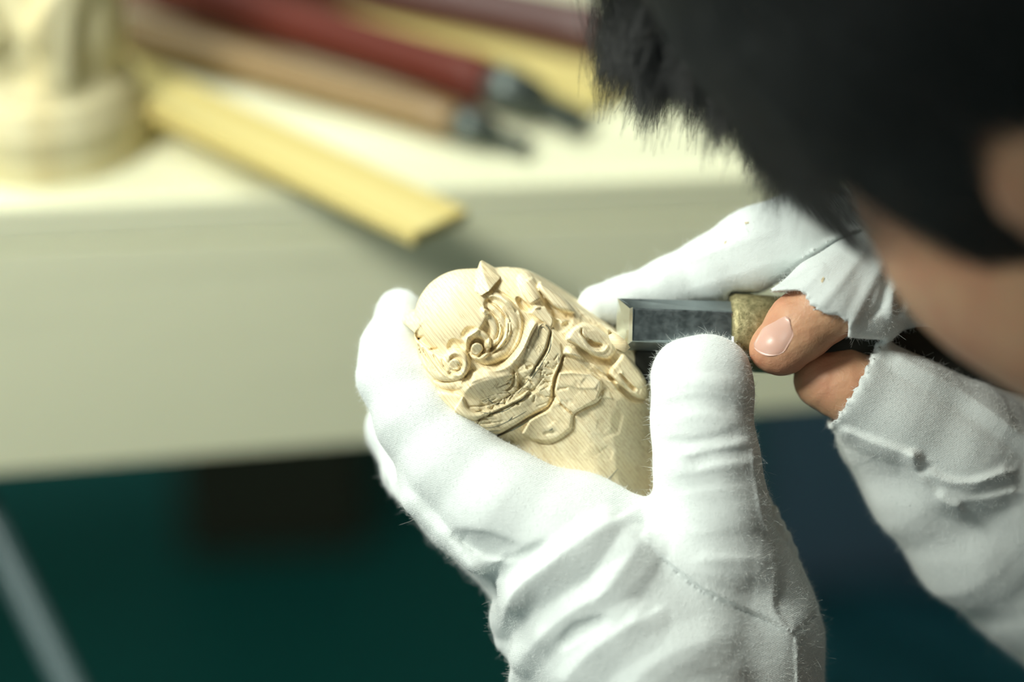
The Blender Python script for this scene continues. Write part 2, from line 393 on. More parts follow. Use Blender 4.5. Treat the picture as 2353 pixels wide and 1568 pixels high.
for i in range(n_):
    for s_ in (0, n_):
        a_, c_ = i*(n_+1)+s_, (i+1)*(n_+1)+s_; Fc.append((a_, c_, c_+m_, a_+m_)); a_, c_ = s_*(n_+1)+i, s_*(n_+1)+i+1; Fc.append((a_, c_, c_+m_, a_+m_))
o = mesh_obj('folded_cloth', V, Fc, M_BLUEC, None, (c0_+c1_)/2); o.location = (c0_+c1_)/2; tag(o, 'folded blue cloth on the shelf under the bench in front of the navy crate', 'cloth')
# pale metal tube rail lower left
M_RAIL = mat('grey_blue_metal', (0.10, 0.15, 0.16), 0.4, 0.5)
ra = onPlane(-60, 1130, bp(0, 0.02, 0), en); rb = onPlane(190, 1640, bp(0, -0.03, 0), en); rc = rb+(rb-ra)*1.5; rc = rb+(rb-ra)/(rb-ra)[2]*(0-rb[2])
rail = empty('folding_stand', (rc[0], rc[1], 0.0), 'grey metal stand leg slanting down at the lower left', 'stand')
off_ = np.array([rc[0], rc[1], 0.0])
V, Fc = tube([ra-(rb-ra)*0.1, ra, rb, rc], [0.0042]*4, 16); mesh_obj('leg', V, Fc, M_RAIL, rail, off_)
V, Fc = tube([ra-(rb-ra)*0.1, (ra-(rb-ra)*0.1)+np.array([-0.25, 0, 0.0])], [0.0042]*2, 16); mesh_obj('crossbar', V, Fc, M_RAIL, rail, off_)
V, Fc = tube([ra-(rb-ra)*0.1+np.array([-0.25, 0, 0]), rc+np.array([-0.7, 0, 0])], [0.0042]*2, 16); mesh_obj('leg', V, Fc, M_RAIL, rail, off_)
# ================================================================ things on the bench
def ruler(name, a, b, wd, th, z, mt, label, cat, group=None):
    a = np.array(a); b = np.array(b); a[2] = b[2] = 0; d = (b-a)/np.linalg.norm(b-a); n = np.array([-d[1], d[0], 0])*wd/2
    V, Fc = hexa([a-n, b-n, b+n, a+n]); V = [v+np.array([0, 0, z]) for v in V[:4]]
    V = V+[v+np.array([0, 0, th]) for v in V]
    Fc = hexa(V)[1]; m = (a+b)/2; off = np.array([m[0], m[1], z])
    rest = np.array([[np.dot(v-a, d), np.dot(v-a, n/np.linalg.norm(n)), v[2]] for v in V])*1000
    o = mesh_obj(name, V, Fc, mt, None, off, False, rest=rest); o.location = off; bevel(o, 0.0008); return tag(o, label, cat, group)
M_BAMB = wood_mat('yellow_bamboo', (0.74, 0.64, 0.28), (0.69, 0.58, 0.24), (0.5, 0.36, 0.1), 0.05, 0.0001, 0.3)
ruler('bamboo_strip', T(150, 124, .010), T(1014, 532, .010), 0.0205, 0.004, ZT+0.009, M_BAMB, 'flat yellow bamboo strip overhanging the front edge of the bench', 'strip')
ruler('bamboo_strip', T(700, -20, 0), T(1440, 225, 0), 0.030, 0.005, ZT+0.0005, M_BAMB, 'wide yellow bamboo strip lying flat beyond the red handle', 'strip')
def tool(name, a, b, c, r, hm, mm, label, h, profile=None, blade=True):
    """a..b handle, b..c metal; heights are the axis height above the bench"""
    A = T(*a, h[0]); B = T(*b, h[1]); Cc = T(*c, h[2]); off = np.array([(A[0]+Cc[0])/2, (A[1]+Cc[1])/2, ZT]); e = empty(name, off, label, 'carving tool', 'carving tools laid on the bench')
    n = 14; ts = np.linspace(0, 1, n); rr = [r*(0.55+0.45*min(1, t_*12))*(1+0.10*math.sin(3.1*t_*2)) * (1 if t_ < .93 else 1-(t_-.93)*3.2) for t_ in ts]
    V, Fc = tube([A+(B-A)*t_ for t_ in ts], rr, 24); mesh_obj('handle', V, Fc, hm, e, off)
    L = np.linalg.norm(Cc-B); F1 = B+(Cc-B)*0.4
    V, Fc = tube([B-(B-A)/np.linalg.norm(B-A)*0.004, B, F1], [r*0.86, r*0.86, r*0.72], 24); mesh_obj('ferrule', V, Fc, mm, e, off)
    d = (Cc-F1)/np.linalg.norm(Cc-F1); s = np.cross(d, [0, 0, 1]); s /= np.linalg.norm(s); u = np.cross(s, d)
    w0, w1, t0, t1 = r*0.35, r*0.75, r*0.3, r*0.06
    V, Fc = hexa([F1-s*w0-u*t0, F1+s*w0-u*t0, Cc+s*w1-u*t1, Cc-s*w1-u*t1, F1-s*w0+u*t0, F1+s*w0+u*t0, Cc+s*w1+u*t1, Cc-s*w1+u*t1]); mesh_obj('blade', V, Fc, mm, e, off, False)
    return e
M_TAN = mat('tan_lacquered_wood', (0.26, 0.165, 0.07), 0.4, 0.5); M_RED = mat('red_lacquered_wood', (0.11, 0.014, 0.005), 0.5, 0.3)
M_MAUVE = mat('dark_rose_wood', (0.075, 0.022, 0.018), 0.4, 0.5); M_DKB = mat('dark_brown_wood', (0.05, 0.025, 0.012), 0.4, 0.5); M_GREYM = mat('dull_grey_metal', (0.11, 0.13, 0.12), 0.4, 0.5, 0.6)
tool('carving_gouge', (190, 44), (1080, 290), (1215, 340), 0.0058, M_TAN, M_GREYM, 'carving tool with a tan handle and grey ferrule nearest the bamboo strip', (0.0066, 0.0066, 0.003))
tool('carving_gouge', (190, -95), (1165, 205), (1345, 285), 0.0084, M_RED, M_GREYM, 'carving tool with a red handle behind the tan one', (0.0096, 0.0096, 0.004))
tool('carving_gouge', (500, -110), (1440, 90), (1620, 130), 0.0095, M_MAUVE, M_GREYM, 'carving tool with a dark rose handle farthest back', (0.0120, 0.0120, 0.006))
# ---- unfinished carved figure on a round base, top left (built in mm, world axes)
fb = T(105, 330, 0); fo = np.array([fb[0], fb[1], ZT])
def figure():
    g = Grid((-34, -34, -1), (34, 34, 125), 0.8)
    def cyl(c, r0, r1, z0, z1, k, mode='add'):
        def fn(X, Y, Z):
            tt = np.clip((Z-z0)/(z1-z0), 0, 1); return np.maximum(np.sqrt((X-c[0])**2+(Y-c[1])**2)-(r0+(r1-r0)*tt), np.maximum(z0-Z, Z-z1))
        R = max(r0, r1); g.op(fn, (c[0]-R, c[1]-R, z0), (c[0]+R, c[1]+R, z1), k, mode)
    cyl((0, 0), 28.5, 29.5, 0, 15, 0); cyl((0, 0), 29, 27, 15, 22, 1.5); cyl((0, 0), 25.5, 22, 22, 27, 1.0)
    g.ell((2, 0, 40), (25, 19, 28), 4); g.ell((0, 0, 68), (21, 17, 28), 5); g.ell((-1, -4, 98), (15, 14, 17), 3)
    g.cap((16, -12, 60), (6, -20, 44), 7, 5.5, 3); g.cap((-18, -8, 62), (-10, -20, 44), 7, 5.5, 3)
    g.cap((-8, -16, 30), (-12, -19, 50), 4, 4, 3); g.cap((9, -17, 30), (9, -19, 44), 6, 5, 3)
    g.cap((-3, -24, 24), (-6, -18, 72), 1.8, 1.6, 1.5, 'sub'); g.cap((-3, -22, 50), (14, -20, 60), 1.5, 1.2, 1.5, 'sub')
    for an in range(0, 360, 24):
        a = math.radians(an+7); n = np.array([math.cos(a), math.sin(a), 0.12]); g.halfspace(n*23.5+np.array([0, 0, 50]), n, (-34, -34, 26), (34, 34, 90), 0.6)
    V, Q = g.mesh(); return adj_smooth(V, Q, 1), Q
V, Q = figure()
o = mesh_obj('unfinished_figure', V/1000, Q, M_STAT, rest=V[:, [2, 0, 1]]); o.location = fo
tag(o, 'unfinished pale wooden figure on a round base at the back of the bench', 'figure')
# ================================================================ carved beast
class Relief:
    """carved relief in mm over the rough block; coordinates are traced at 3.267 units per photo pixel from (880, 590)"""
    def __init__(s, x0, y0, x1, y1, ox=880, oy=590, K=3.267, st=1):
        s.x0, s.y0, s.st = x0, y0, st; s.X, s.Y = np.meshgrid(((np.arange(x0, x1, st)-ox)*K).astype(np.float32), ((np.arange(y0, y1, st)-oy)*K).astype(np.float32), indexing='ij'); s.R = np.zeros_like(s.X, dtype=float); s.M = np.zeros_like(s.R)
    def seg(s, pts):
        best = np.full(s.X.shape, 1e9); side = np.zeros(s.X.shape); par = np.zeros(s.X.shape); n = len(pts)-1
        for i in range(n):
            ax, ay = pts[i][:2]; bx, by = pts[i+1][:2]; dx, dy = bx-ax, by-ay; L = dx*dx+dy*dy+1e-9
            t = np.clip(((s.X-ax)*dx+(s.Y-ay)*dy)/L, 0, 1); ex = s.X-ax-t*dx; ey = s.Y-ay-t*dy; d = np.hypot(ex, ey)
            m = d < best; best = np.where(m, d, best); side = np.where(m, dx*ey-dy*ex, side); par = np.where(m, (i+t)/n, par)
        return best, side, par
    def smooth(s, pts, n=6, closed=False):
        p = np.array([q[:2] for q in pts], float); N = len(p); out = []
        for i in range(N if closed else N-1):
            g = (lambda j: p[j % N]) if closed else (lambda j: p[min(max(j, 0), N-1)])
            p0, p1, p2, p3 = g(i-1), g(i), g(i+1), g(i+2)
            for f in np.arange(n)/n: out.append(0.5*((2*p1)+(-p0+p2)*f+(2*p0-5*p1+4*p2-p3)*f*f+(-p0+3*p1-3*p2+p3)*f**3))
        if not closed: out.append(p[-1])
        return out
    def sd(s, pts):
        d, _, _ = s.seg(list(pts)+[pts[0]]); ins = np.zeros(s.X.shape, bool); n = len(pts)
        for i in range(n):
            ax, ay = pts[i][:2]; bx, by = pts[(i+1) % n][:2]
            c = ((ay > s.Y) != (by > s.Y)) & (s.X < (bx-ax)*(s.Y-ay)/((by-ay) if by != ay else 1e-9)+ax); ins ^= c
        return np.where(ins, -d, d)
    def tube(s, pts, r, h, taper=True, sm=True):
        q = s.smooth(pts) if sm else pts; d, _, t = s.seg(q); rr = np.interp(t, np.linspace(0, 1, len(r)), r) if hasattr(r, '__len__') else r
        s.R += h*np.sqrt(np.maximum(0, 1-(d/rr)**2))*(np.interp(t, [0, 0.12, 0.88, 1], [0.45, 1, 1, 0.45]) if taper else 1)
    def roof(s, pts, h, wl, wr, sm=True, ends=(0.0, 1.0)):
        """ridge: wl on the side with negative cross (left when walking in y-down), wr on the other"""
        q = s.smooth(pts) if sm else pts; d, sdn, t = s.seg(q); w_ = np.where(sdn < 0, wl, wr)
        s.R += h*np.maximum(0, 1-d/w_)*np.interp(t, [0, 0.15, 0.85, 1], [ends[0], 1, 1, ends[1]])
    def plate(s, pts, h, soft=8, sm=False):
        q = s.smooth(pts, closed=True) if sm else pts; s.R += h*np.clip(-s.sd(q)/soft, 0, 1)
    def dome(s, pts, h, wid, sm=True):
        q = s.smooth(pts, closed=True) if sm else pts; u = np.clip(-s.sd(q)/wid, 0, 1); s.R += h*np.sqrt(1-(1-u)**2)
    def tilt(s, pts, c, gx, gy, soft=8, k=1.0):
        """blend towards the plane c + gx*(x-x0) + gy*(y-y0) per 100 units inside the polygon"""
        u = np.clip(-s.sd(pts)/soft, 0, 1)*k; cx = np.mean([p[0] for p in pts]); cy = np.mean([p[1] for p in pts])
        s.R = s.R*(1-u)+u*(c+gx*(s.X-cx)/100+gy*(s.Y-cy)/100)
    def apply(s, g, zc, zw):
        I = np.argwhere((g.D < 4) & (g.D > -5)); Zw = g.ax[2][I[:, 2]]; Dp = FOCUS-Zw
        rr = s.get(g.ax[0][I[:, 0]]/Dp*F+W/2, H/2-g.ax[1][I[:, 1]]/Dp*F)*np.clip((Zw-zc)/zw, 0, 1)
        g.D[I[:, 0], I[:, 1], I[:, 2]] -= rr.astype(np.float32)
    def smudge(s, pts, v, soft=30): s.M = np.maximum(s.M, v*np.clip(-s.sd(pts)/soft+0.3, 0, 1))
    def get(s, px, py, A=None):
        A = s.R if A is None else A; u = np.clip((px-s.x0)/s.st, 0, A.shape[0]-1.01); v = np.clip((py-s.y0)/s.st, 0, A.shape[1]-1.01); i = u.astype(int); j = v.astype(int); fu = u-i; fv = v-j
        return A[i, j]*(1-fu)*(1-fv)+A[i+1, j]*fu*(1-fv)+A[i, j+1]*(1-fu)*fv+A[i+1, j+1]*fu*fv
def relief():
    r = Relief(890, 585, 1570, 1210)
    # right brow whorl: sunk socket, stacked strands and coil
    r.plate([(760, 330), (860, 300), (1000, 400), (1050, 500), (1020, 640), (930, 780), (820, 830), (700, 810), (640, 760), (625, 690), (640, 600), (700, 560), (760, 470)], -1.5, 26, True)
    r.tube([(830, 300), (930, 370), (985, 470), (970, 600), (900, 710), (800, 765), (710, 755), (660, 715)], [40, 52, 60, 60, 58, 48, 36, 24], 2.6)
    r.tube([(800, 360), (880, 430), (915, 530), (890, 630), (820, 690)], [34, 44, 46, 42, 30], 1.7)
    r.tube([(770, 420), (830, 490), (850, 570), (820, 640), (780, 660)], [30, 40, 42, 38, 26], 1.5)
    r.tube([(757, 400), (790, 440)], [26, 20], 1.2)
    for q in ([(790, 330), (880, 400), (945, 500), (935, 600)], [(770, 385), (840, 450), (872, 540), (850, 640)], [(760, 560), (800, 600), (815, 660), (795, 720)], [(930, 620), (880, 690), (810, 740)]): r.tube(q, 9, -0.65)
    r.tube([(640, 690), (645, 620), (700, 580), (760, 600), (785, 650), (775, 720), (740, 760)], [16, 30, 36, 36, 32, 26, 16], 2.2)
    r.plate([(705+52*math.cos(a), 690+50*math.sin(a)) for a in np.linspace(0, 6.2, 20)], 1.2, 6); r.tube([(668, 736), (715, 752), (760, 725), (768, 690)], 8, -0.8)
    r.tilt([(705+46*math.cos(a), 690+44*math.sin(a)) for a in np.linspace(0, 6.2, 20)], 2.0, 0.2, -1.6, 5)
    # hollow on the forehead over the coils
    r.tube([(600, 600), (640, 560), (690, 545)], [20, 34, 20], -0.8); r.tube([(500, 690), (530, 650), (600, 670)], [20, 36, 20], -0.9)
    # left brow
    r.dome([(235, 560), (262, 620), (350, 690), (450, 745), (500, 715), (560, 700), (630, 740), (650, 820), (620, 900), (540, 935), (420, 930), (330, 860), (270, 760), (236, 650)], 1.7, 60)
    for q in ([(300, 690), (360, 790), (430, 890)], [(270, 660), (300, 760), (350, 850)], [(380, 740), (430, 820), (500, 905)], [(440, 770), (470, 830), (520, 890)], [(262, 620), (300, 600)], [(350, 700), (410, 690)]): r.tube(q, 9, -0.55)
    r.tube([(490, 780), (500, 730), (560, 712), (610, 750), (625, 820), (590, 890), (530, 890)], [14, 24, 28, 30, 28, 22, 12], 1.5)
    r.plate([(540+46*math.cos(a), 808+44*math.sin(a)) for a in np.linspace(0, 6.2, 20)], 0.9, 6); r.tilt([(540+42*math.cos(a), 808+40*math.sin(a)) for a in np.linspace(0, 6.2, 20)], 2.4, 0.5, -1.8, 5); r.tube([(500, 845), (540, 862), (580, 840), (560, 800)], 7, -0.7)
    r.tube([(500, 870), (520, 900)], 16, -0.7)
    r.dome([(390, 930), (480, 945), (630, 900), (625, 950), (560, 1000), (470, 1000), (400, 970)], 0.9, 40); r.tube([(380, 925), (470, 940), (560, 930), (625, 895)], 6, -0.5)
    # bridge between the coils and the cheek band
    r.tube([(650, 560), (640, 700), (660, 800)], 14, -0.4)
    r.roof([(1165, 470), (1110, 560), (1060, 680), (980, 790), (880, 850), (790, 860)], 1.9, 60, 45)
    r.plate([(1130, 480), (1170, 500), (1110, 610), (1060, 720), (1000, 800), (960, 780), (1040, 660), (1080, 560)], 0.9, 18)
    # snout
    r.roof([(610, 1030), (640, 985), (700, 950), (780, 925), (880, 910), (965, 885)], 3.0, 80, 270, ends=(0.6, 0.8))
    r.tube([(600, 960), (640, 880), (690, 850)], 14, -0.8); r.tube([(972, 850), (985, 900), (970, 970), (930, 1000)], 12, -0.9)
    r.tilt([(670, 860), (780, 828), (850, 855), (950, 850), (955, 885), (780, 920), (650, 965)], 2.6, 0.0, 1.7, 16, 0.7)
    r.tilt([(1000, 850), (1060, 790), (1110, 880), (1090, 960), (1010, 1010)], 0.6, 0.5, -1.1, 14, 0.8)
    # lips, jaw, chin steps
    r.dome([(400, 1010), (480, 1010), (590, 1040), (640, 1140), (720, 1170), (900, 1120), (1040, 1040), (1100, 1000), (1050, 1070), (900, 1140), (720, 1222), (620, 1210), (500, 1150), (420, 1080)], 1.5, 34)
    r.tube([(640, 1130), (800, 1110), (950, 1040)], 7, -0.4)
    r.tube([(715, 1222), (900, 1140), (1050, 1062), (1110, 1000)], 9, -0.7)
    r.plate([(690, 1235), (900, 1150), (1060, 1070), (1200, 960), (1290, 1010), (1240, 1125), (1090, 1205), (880, 1325), (780, 1320)], 0.6, 16)
    r.tube([(740, 1345), (880, 1335), (1090, 1215), (1240, 1135), (1290, 1040)], 9, -1.2)
    rj = np.random.default_rng(4)
    for _ in range(95):
        u = rj.random(); cx = 720+560*u+rj.normal()*60; cy = 1220-420*u+rj.normal()*70; a = rj.normal()*0.7-0.45; L = rj.uniform(15, 60); r.tube([(cx-L*math.cos(a), cy-L*math.sin(a)), (cx+L*math.cos(a), cy+L*math.sin(a))], rj.uniform(3.5, 6), -rj.uniform(0.15, 0.5), sm=False)
    for q, rr, hh in (([(960, 1110), (1060, 1075)], 8, -0.5), ([(1060, 990), (1140, 1010), (1200, 1060)], 8, -0.5), ([(1130, 1090), (1140, 1040)], 9, -0.5), ([(1080, 1060), (1160, 960), (1210, 900)], 7, -0.45), ([(1200, 900), (1260, 960), (1290, 1000)], 8, -0.5), ([(1150, 900), (1240, 960)], 7, -0.4), ([(760, 1260), (900, 1235)], 6, -.3)): r.tube(q, rr, hh, sm=False)
    # cheek plates behind the jaw
    r.plate([(1165, 505), (1225, 498), (1262, 560), (1222, 700), (1160, 800), (1100, 895), (1050, 870), (1070, 740), (1110, 610)], 0.7, 12)
    r.tube([(1262, 560), (1230, 690), (1165, 800), (1105, 900)], 10, -0.9)
    r.plate([(1268, 575), (1340, 650), (1352, 740), (1290, 850), (1200, 800), (1238, 700)], 0.5, 12)
    for i in range(5): r.tube([(1100+i*22, 640+i*6), (1165+i*20, 730+i*10)], 5, -0.3, sm=False)
    r.tube([(1355, 740), (1330, 830), (1290, 920), (1275, 1060)], [8, 13, 14, 8], -1.6)
    r.roof([(1340, 770), (1300, 850), (1250, 1000)], 0.9, 30, 14)
    # head side: knob, lobe and flap
    r.tube([(1070, 170), (1110, 260), (1150, 345)], [60, 66, 50], 1.9); r.tube([(1015, 320), (1060, 375), (1105, 400)], [20, 34, 20], -1.6)
    r.dome([(1165, 205), (1210, 188), (1310, 250), (1425, 385), (1420, 425), (1290, 385), (1220, 310), (1170, 250)], 2.6, 34); r.tube([(1225, 335), (1290, 420), (1400, 450)], [22, 36, 26], -1.7)
    r.plate([(1150, 365), (1215, 370), (1275, 405), (1286, 500), (1265, 545), (1180, 485), (1090, 420)], 1.2, 12)
    r.tube([(1300, 480), (1330, 540), (1400, 500)], [24, 34, 24], -0.9); r.tube([(860, 260), (960, 330), (1010, 420)], [12, 18, 12], -0.7)
    # curls on the back
    r.dome([(1375, 620), (1420, 540), (1500, 500), (1600, 530), (1700, 600), (1745, 690), (1700, 765), (1600, 755), (1500, 700), (1430, 650)], 2.6, 26)
    r.tube([(1465, 690), (1560, 770), (1695, 800)], [16, 32, 24], -1.7)
    r.tube([(1535, 625), (1580, 660), (1635, 670)], [14, 22, 20], -2.0); r.tube([(1492, 545), (1490, 580), (1530, 625)], 8, -0.9); r.tube([(1480, 590), (1560, 700), (1650, 715), (1690, 670)], 12, 0.4)
    r.roof([(1360, 700), (1480, 770), (1600, 850), (1750, 960)], 1.7, 70, 40)
    r.tube([(1370, 742), (1500, 785), (1630, 880), (1745, 935)], [12, 22, 18, 14], -1.3)
    r.dome([(1700, 870), (1760, 770), (1810, 730), (1900, 820), (1975, 930), (1990, 1030), (1940, 1066), (1870, 1040), (1780, 960)], 2.5, 30)
    r.tube([(1785, 885), (1830, 940), (1890, 1000)], [9, 14, 16], -1.4); r.tube([(1790, 868), (1800, 905)], 9, .5)
    r.tube([(1690, 890), (1780, 985), (1880, 1070), (1975, 1085)], [12, 20, 20, 12], -1.3)
    r.dome([(1760, 700), (1840, 700), (1915, 790), (1900, 820), (1800, 740)], -0.2, 20)
    r.roof([(1600, 430), (1700, 540), (1750, 640)], 1.0, 50, 40); r.tube([(1700, 560), (1740, 640), (1770, 710)], [10, 18, 10], -1.2)
    # shoulder plates with crisp steps
    A = [(1320, 868), (1420, 858), (1560, 876), (1642, 930), (1640, 990), (1605, 1080), (1428, 1182), (1320, 1095), (1285, 1000)]
    r.plate(A, 1.7, 10); r.tilt([(1320, 880), (1560, 885), (1630, 935), (1600, 1000), (1480, 1000), (1330, 960)], 1.9, 0.0, 1.0, 12, 0.6); r.tilt([(1310, 980), (1400, 975), (1380, 1000), (1310, 1010)], 0.9, 0, 0, 8, .5)
    B = [(1275, 1082), (1316, 1090), (1428, 1186), (1412, 1292), (1310, 1368), (1230, 1392), (1120, 1378), (1040, 1330), (1100, 1225), (1240, 1150)]
    r.plate(B, 1.2, 10); r.tube([(1070, 1370), (1230, 1410), (1330, 1375), (1425, 1300), (1440, 1190), (1540, 1130), (1620, 1090), (1660, 990)], 8, -0.55)
    r.tube([(1215, 1330), (1290, 1320)], 16, -0.5)
    r.plate([(1540, 1130), (1650, 1060), (1735, 1075), (1700, 1010), (1660, 1000)], 0.5, 8)
    r.tilt([(1540, 1165), (1725, 1080), (1810, 1190), (1780, 1330), (1640, 1400)], -0.25, -0.4, -0.1, 30, 0.75)
    rg = np.random.default_rng(11)
    # light knife facets everywhere: shallow planes
    for _ in range(150):
        cx, cy = rg.uniform(250, 2000), rg.uniform(60, 1500); rr = rg.uniform(25, 70); a0 = rg.uniform(0, 6.28); n = 5
        pts = [(cx+rr*rg.uniform(.7, 1.5)*math.cos(a0+6.28*i/n), cy+rr*math.sin(a0+6.28*i/n)) for i in range(n)]
        if cx < 900 and cy < 650: continue
        u = np.clip(-r.sd(pts)/10, 0, 1); r.R += u*(rg.uniform(-0.16, 0.03)+rg.normal()*0.12*(r.X-cx)/100+rg.normal()*0.12*(r.Y-cy)/100)
    r.smudge([(1100, 620), (1240, 500), (1350, 660), (1340, 860), (1280, 1050), (1200, 1170), (880, 1340), (740, 1330), (680, 1230), (560, 1180), (700, 1080), (900, 1050), (1040, 950), (1060, 760)], 0.38, 70)
    r.smudge([(1190, 1290), (1300, 1270), (1310, 1350), (1210, 1370)], 0.6, 30); r.smudge([(1040, 780), (1160, 800), (1100, 920), (1020, 900)], 0.3, 30)
    return r
REL = relief()
def carve():
    g = Grid(P(905, 1240, 24)-np.array([4, 4, 52]), P(1560, 570, 24)+np.array([4, 6, -4]), 0.21)
    c = lambda pts, k=1.2, mode='add': g.chain(pts, k, mode)
    # rough block
    g.ell(P(1225, 800, -6), (16.5, 16, 14), 5)
    g.chain([(1240, 830, -8, 16), (1330, 940, -11, 16), (1420, 1060, -13, 12.5), (1460, 1130, -14, 9.0)], 5)
    g.chain([(1150, 940, -5, 12.5), (1290, 1060, -10, 13)], 5)
    g.chain([(1320, 790, -7, 9.5), (1390, 840, -8, 9.0), (1440, 900, -9, 7.5), (1475, 1030, -12, 6.0), (1485, 1140, -14, 5)], 4)
    g.chain([(1280, 700, -4, 6.5), (1350, 760, -6, 7.0), (1405, 800, -7, 6)], 4)
    g.chain([(1440, 960, -10, 9), (1480, 1130, -14, 5.5)], 4)
    g.halfspace(P(1360, 1040, 3.4), (-0.22, -0.42, 1), P(900, 1240, 0)-np.array([0, 0, 48]), P(1560, 640, 30), 0.4)
    g.halfspace(P(1440, 950, 1.2), (0.75, -0.15, 0.75), P(1000, 1240, 0)-np.array([0, 0, 48]), P(1560, 640, 30), 0.3)
    g.halfspace(P(1265, 1085, 0.5), (-0.45, -0.75, 0.6), P(900, 1240, 0)-np.array([0, 0, 48]), P(1560, 800, 30), 0.3)
    # head
    g.ell(P(1072, 738, 0), (12.0, 11.9, 12.2), 1.5)
    g.ell(P(1165, 722, -3), (13.0, 10.8, 12), 3)
    g.ell(P(1085, 845, -1), (11.0, 9.5, 11.3), 3)
    g.chain([(1012, 862, 0, 5), (1045, 922, 0, 5.5), (1100, 945, 1, 6), (1170, 940, 0, 7)], 3)
    g.halfspace(P(1085, 720, 11.3), (0.12, 0.2, 1), P(975, 820, 0), P(1130, 640, 30), 1.5)
    # relief
    m = g.D < 4
    I = np.argwhere(m & (g.D > -5)); Xw = g.ax[0][I[:, 0]]; Yw = g.ax[1][I[:, 1]]; Zw = g.ax[2][I[:, 2]]; Dp = FOCUS-Zw
    rr = REL.get(Xw/Dp*F+W/2, H/2-Yw/Dp*F); front = np.clip((Zw+9)/7, 0, 1)
    g.D[I[:, 0], I[:, 1], I[:, 2]] -= (rr*front).astype(np.float32)
    g.halfspace(P(1330, 705, 0), (0.57, 0.82, 0.12), P(1000, 1240, 0)-np.array([0, 0, 60]), P(1560, 560, 30), 0.6)
    def hull(pts, k=0.3):
        p = np.array([P(*q) for q in pts]); cen = p.mean(0); pl = []
        for i in range(len(p)):
            for j in range(i+1, len(p)):
                for l in range(j+1, len(p)):
                    n = np.cross(p[j]-p[i], p[l]-p[i]); L = np.linalg.norm(n)
                    if L < 1e-6: continue
                    n /= L; d = (p-p[i])@n
                    if (d <= 1e-4).all(): pl.append((n, n@p[i]))
                    elif (d >= -1e-4).all(): pl.append((-n, -n@p[i]))
        def fn(X, Y, Z):
            o = None
            for n, d in pl: v = X*n[0]+Y*n[1]+Z*n[2]-d; o = v if o is None else np.maximum(o, v)
            return o-0.15
        g.op(fn, p.min(0), p.max(0), k)
    hull([(1104, 602, 3), (1108, 600, 1), (1091, 655, 8.0), (1094, 668, 9.6), (1105, 679, 10.8), (1124, 667, 11.2), (1148, 640, 6.5), (1146, 622, 0), (1094, 632, 1), (1112, 636, 9.0)], 0.25)
    hull([(922, 735, -2), (932, 717, -3), (970, 712, -2), (978, 722, 5), (968, 742, 6.5), (953, 764, 4), (937, 748, 1.5), (936, 740, -6), (975, 745, -6)], 0.4)
    hull([(1422, 818, -3), (1450, 806, -4), (1464, 830, -5), (1450, 846, -4), (1425, 840, -8), (1400, 850, -10)], 0.4)
    c([(1492, 905, -9, 3.2), (1503, 950, -10, 3.4), (1500, 985, -11, 2.6)], 0.6)
    V, Q = g.mesh(); V = adj_smooth(V, Q, 1, 0.35)
    return g, V, Q
gC, V, Q = carve()
_D = FOCUS-V[:, 2]; SM = REL.get(V[:, 0]/_D*F+W/2, H/2-V[:, 1]/_D*F, REL.M)*np.clip((V[:, 2]+6)/6, 0, 1)
gd = np.array([0.62, -0.76, 0.18]); gd /= np.linalg.norm(gd); g2 = np.cross([0, 0, 1], gd); g2 /= np.linalg.norm(g2); g3 = np.cross(gd, g2)
rest = np.stack([V@gd, V@g2, V@g3], 1)
co = PW(1250, 1000, -10)
beast = empty('carved_beast', co, 'half-carved pale wooden beast with curled brows held in the gloved hand', 'carving')
bd = mesh_obj('body', toW(V), Q, M_CARVE, beast, co, rest=rest)
a_ = bd.data.attributes.new('graphite', 'FLOAT', 'POINT'); a_.data.foreach_set('value', SM.astype(np.float32))
def surf_line(g, pts, r, lift, n=24):
    pts = np.array(pts, float); s = np.linspace(0, len(pts)-1, n); out = []
    for u in s:
        i = min(int(u), len(pts)-2); f = u-i
        p0 = pts[max(i-1, 0)]; p1 = pts[i]; p2 = pts[i+1]; p3 = pts[min(i+2, len(pts)-1)]
        q = 0.5*((2*p1)+(-p0+p2)*f+(2*p0-5*p1+4*p2-p3)*f*f+(-p0+3*p1-3*p2+p3)*f**3)
        z = g.zs(q[0], q[1])
        if z is not None: out.append(P(q[0], q[1], z+lift))
    return toW(out)
for i, (pts, r) in enumerate([
    ([(1092, 945), (1125, 950), (1160, 944), (1195, 922), (1212, 903)], 0.16), ([(1135, 1003), (1170, 992), (1215, 967), (1250, 940)], 0.22),
    ([(1238, 752), (1250, 745), (1264, 762), (1264, 800), (1244, 838), (1222, 870)], 0.20), ([(1238, 775), (1238, 758), (1248, 752), (1256, 760)], 0.12),
    ([(1120, 915), (1135, 928), (1160, 926)], 0.13), ([(1110, 984), (1140, 980), (1180, 962), (1210, 945)], 0.12), ([(1178, 958), (1166, 970)], 0.16),
    ([(1262, 990), (1270, 985)], 0.25), ([(1380, 1122), (1420, 1078)], 0.16), ([(1190, 905), (1222, 862), (1246, 820)], 0.12),
    ([(1275, 880), (1284, 845), (1282, 812)], 0.11), ([(1115, 992), (1150, 990)], 0.14)]):
    L = surf_line(gC, pts, r, 0.0)
    if len(L) > 3: V_, F_ = tube(L, [r/1000*0.7*(0.4+0.6*math.sin(math.pi*(j+0.5)/len(L))) for j in range(len(L))], 6); mesh_obj('pencil_line', V_, F_, M_PENCIL, beast, co)
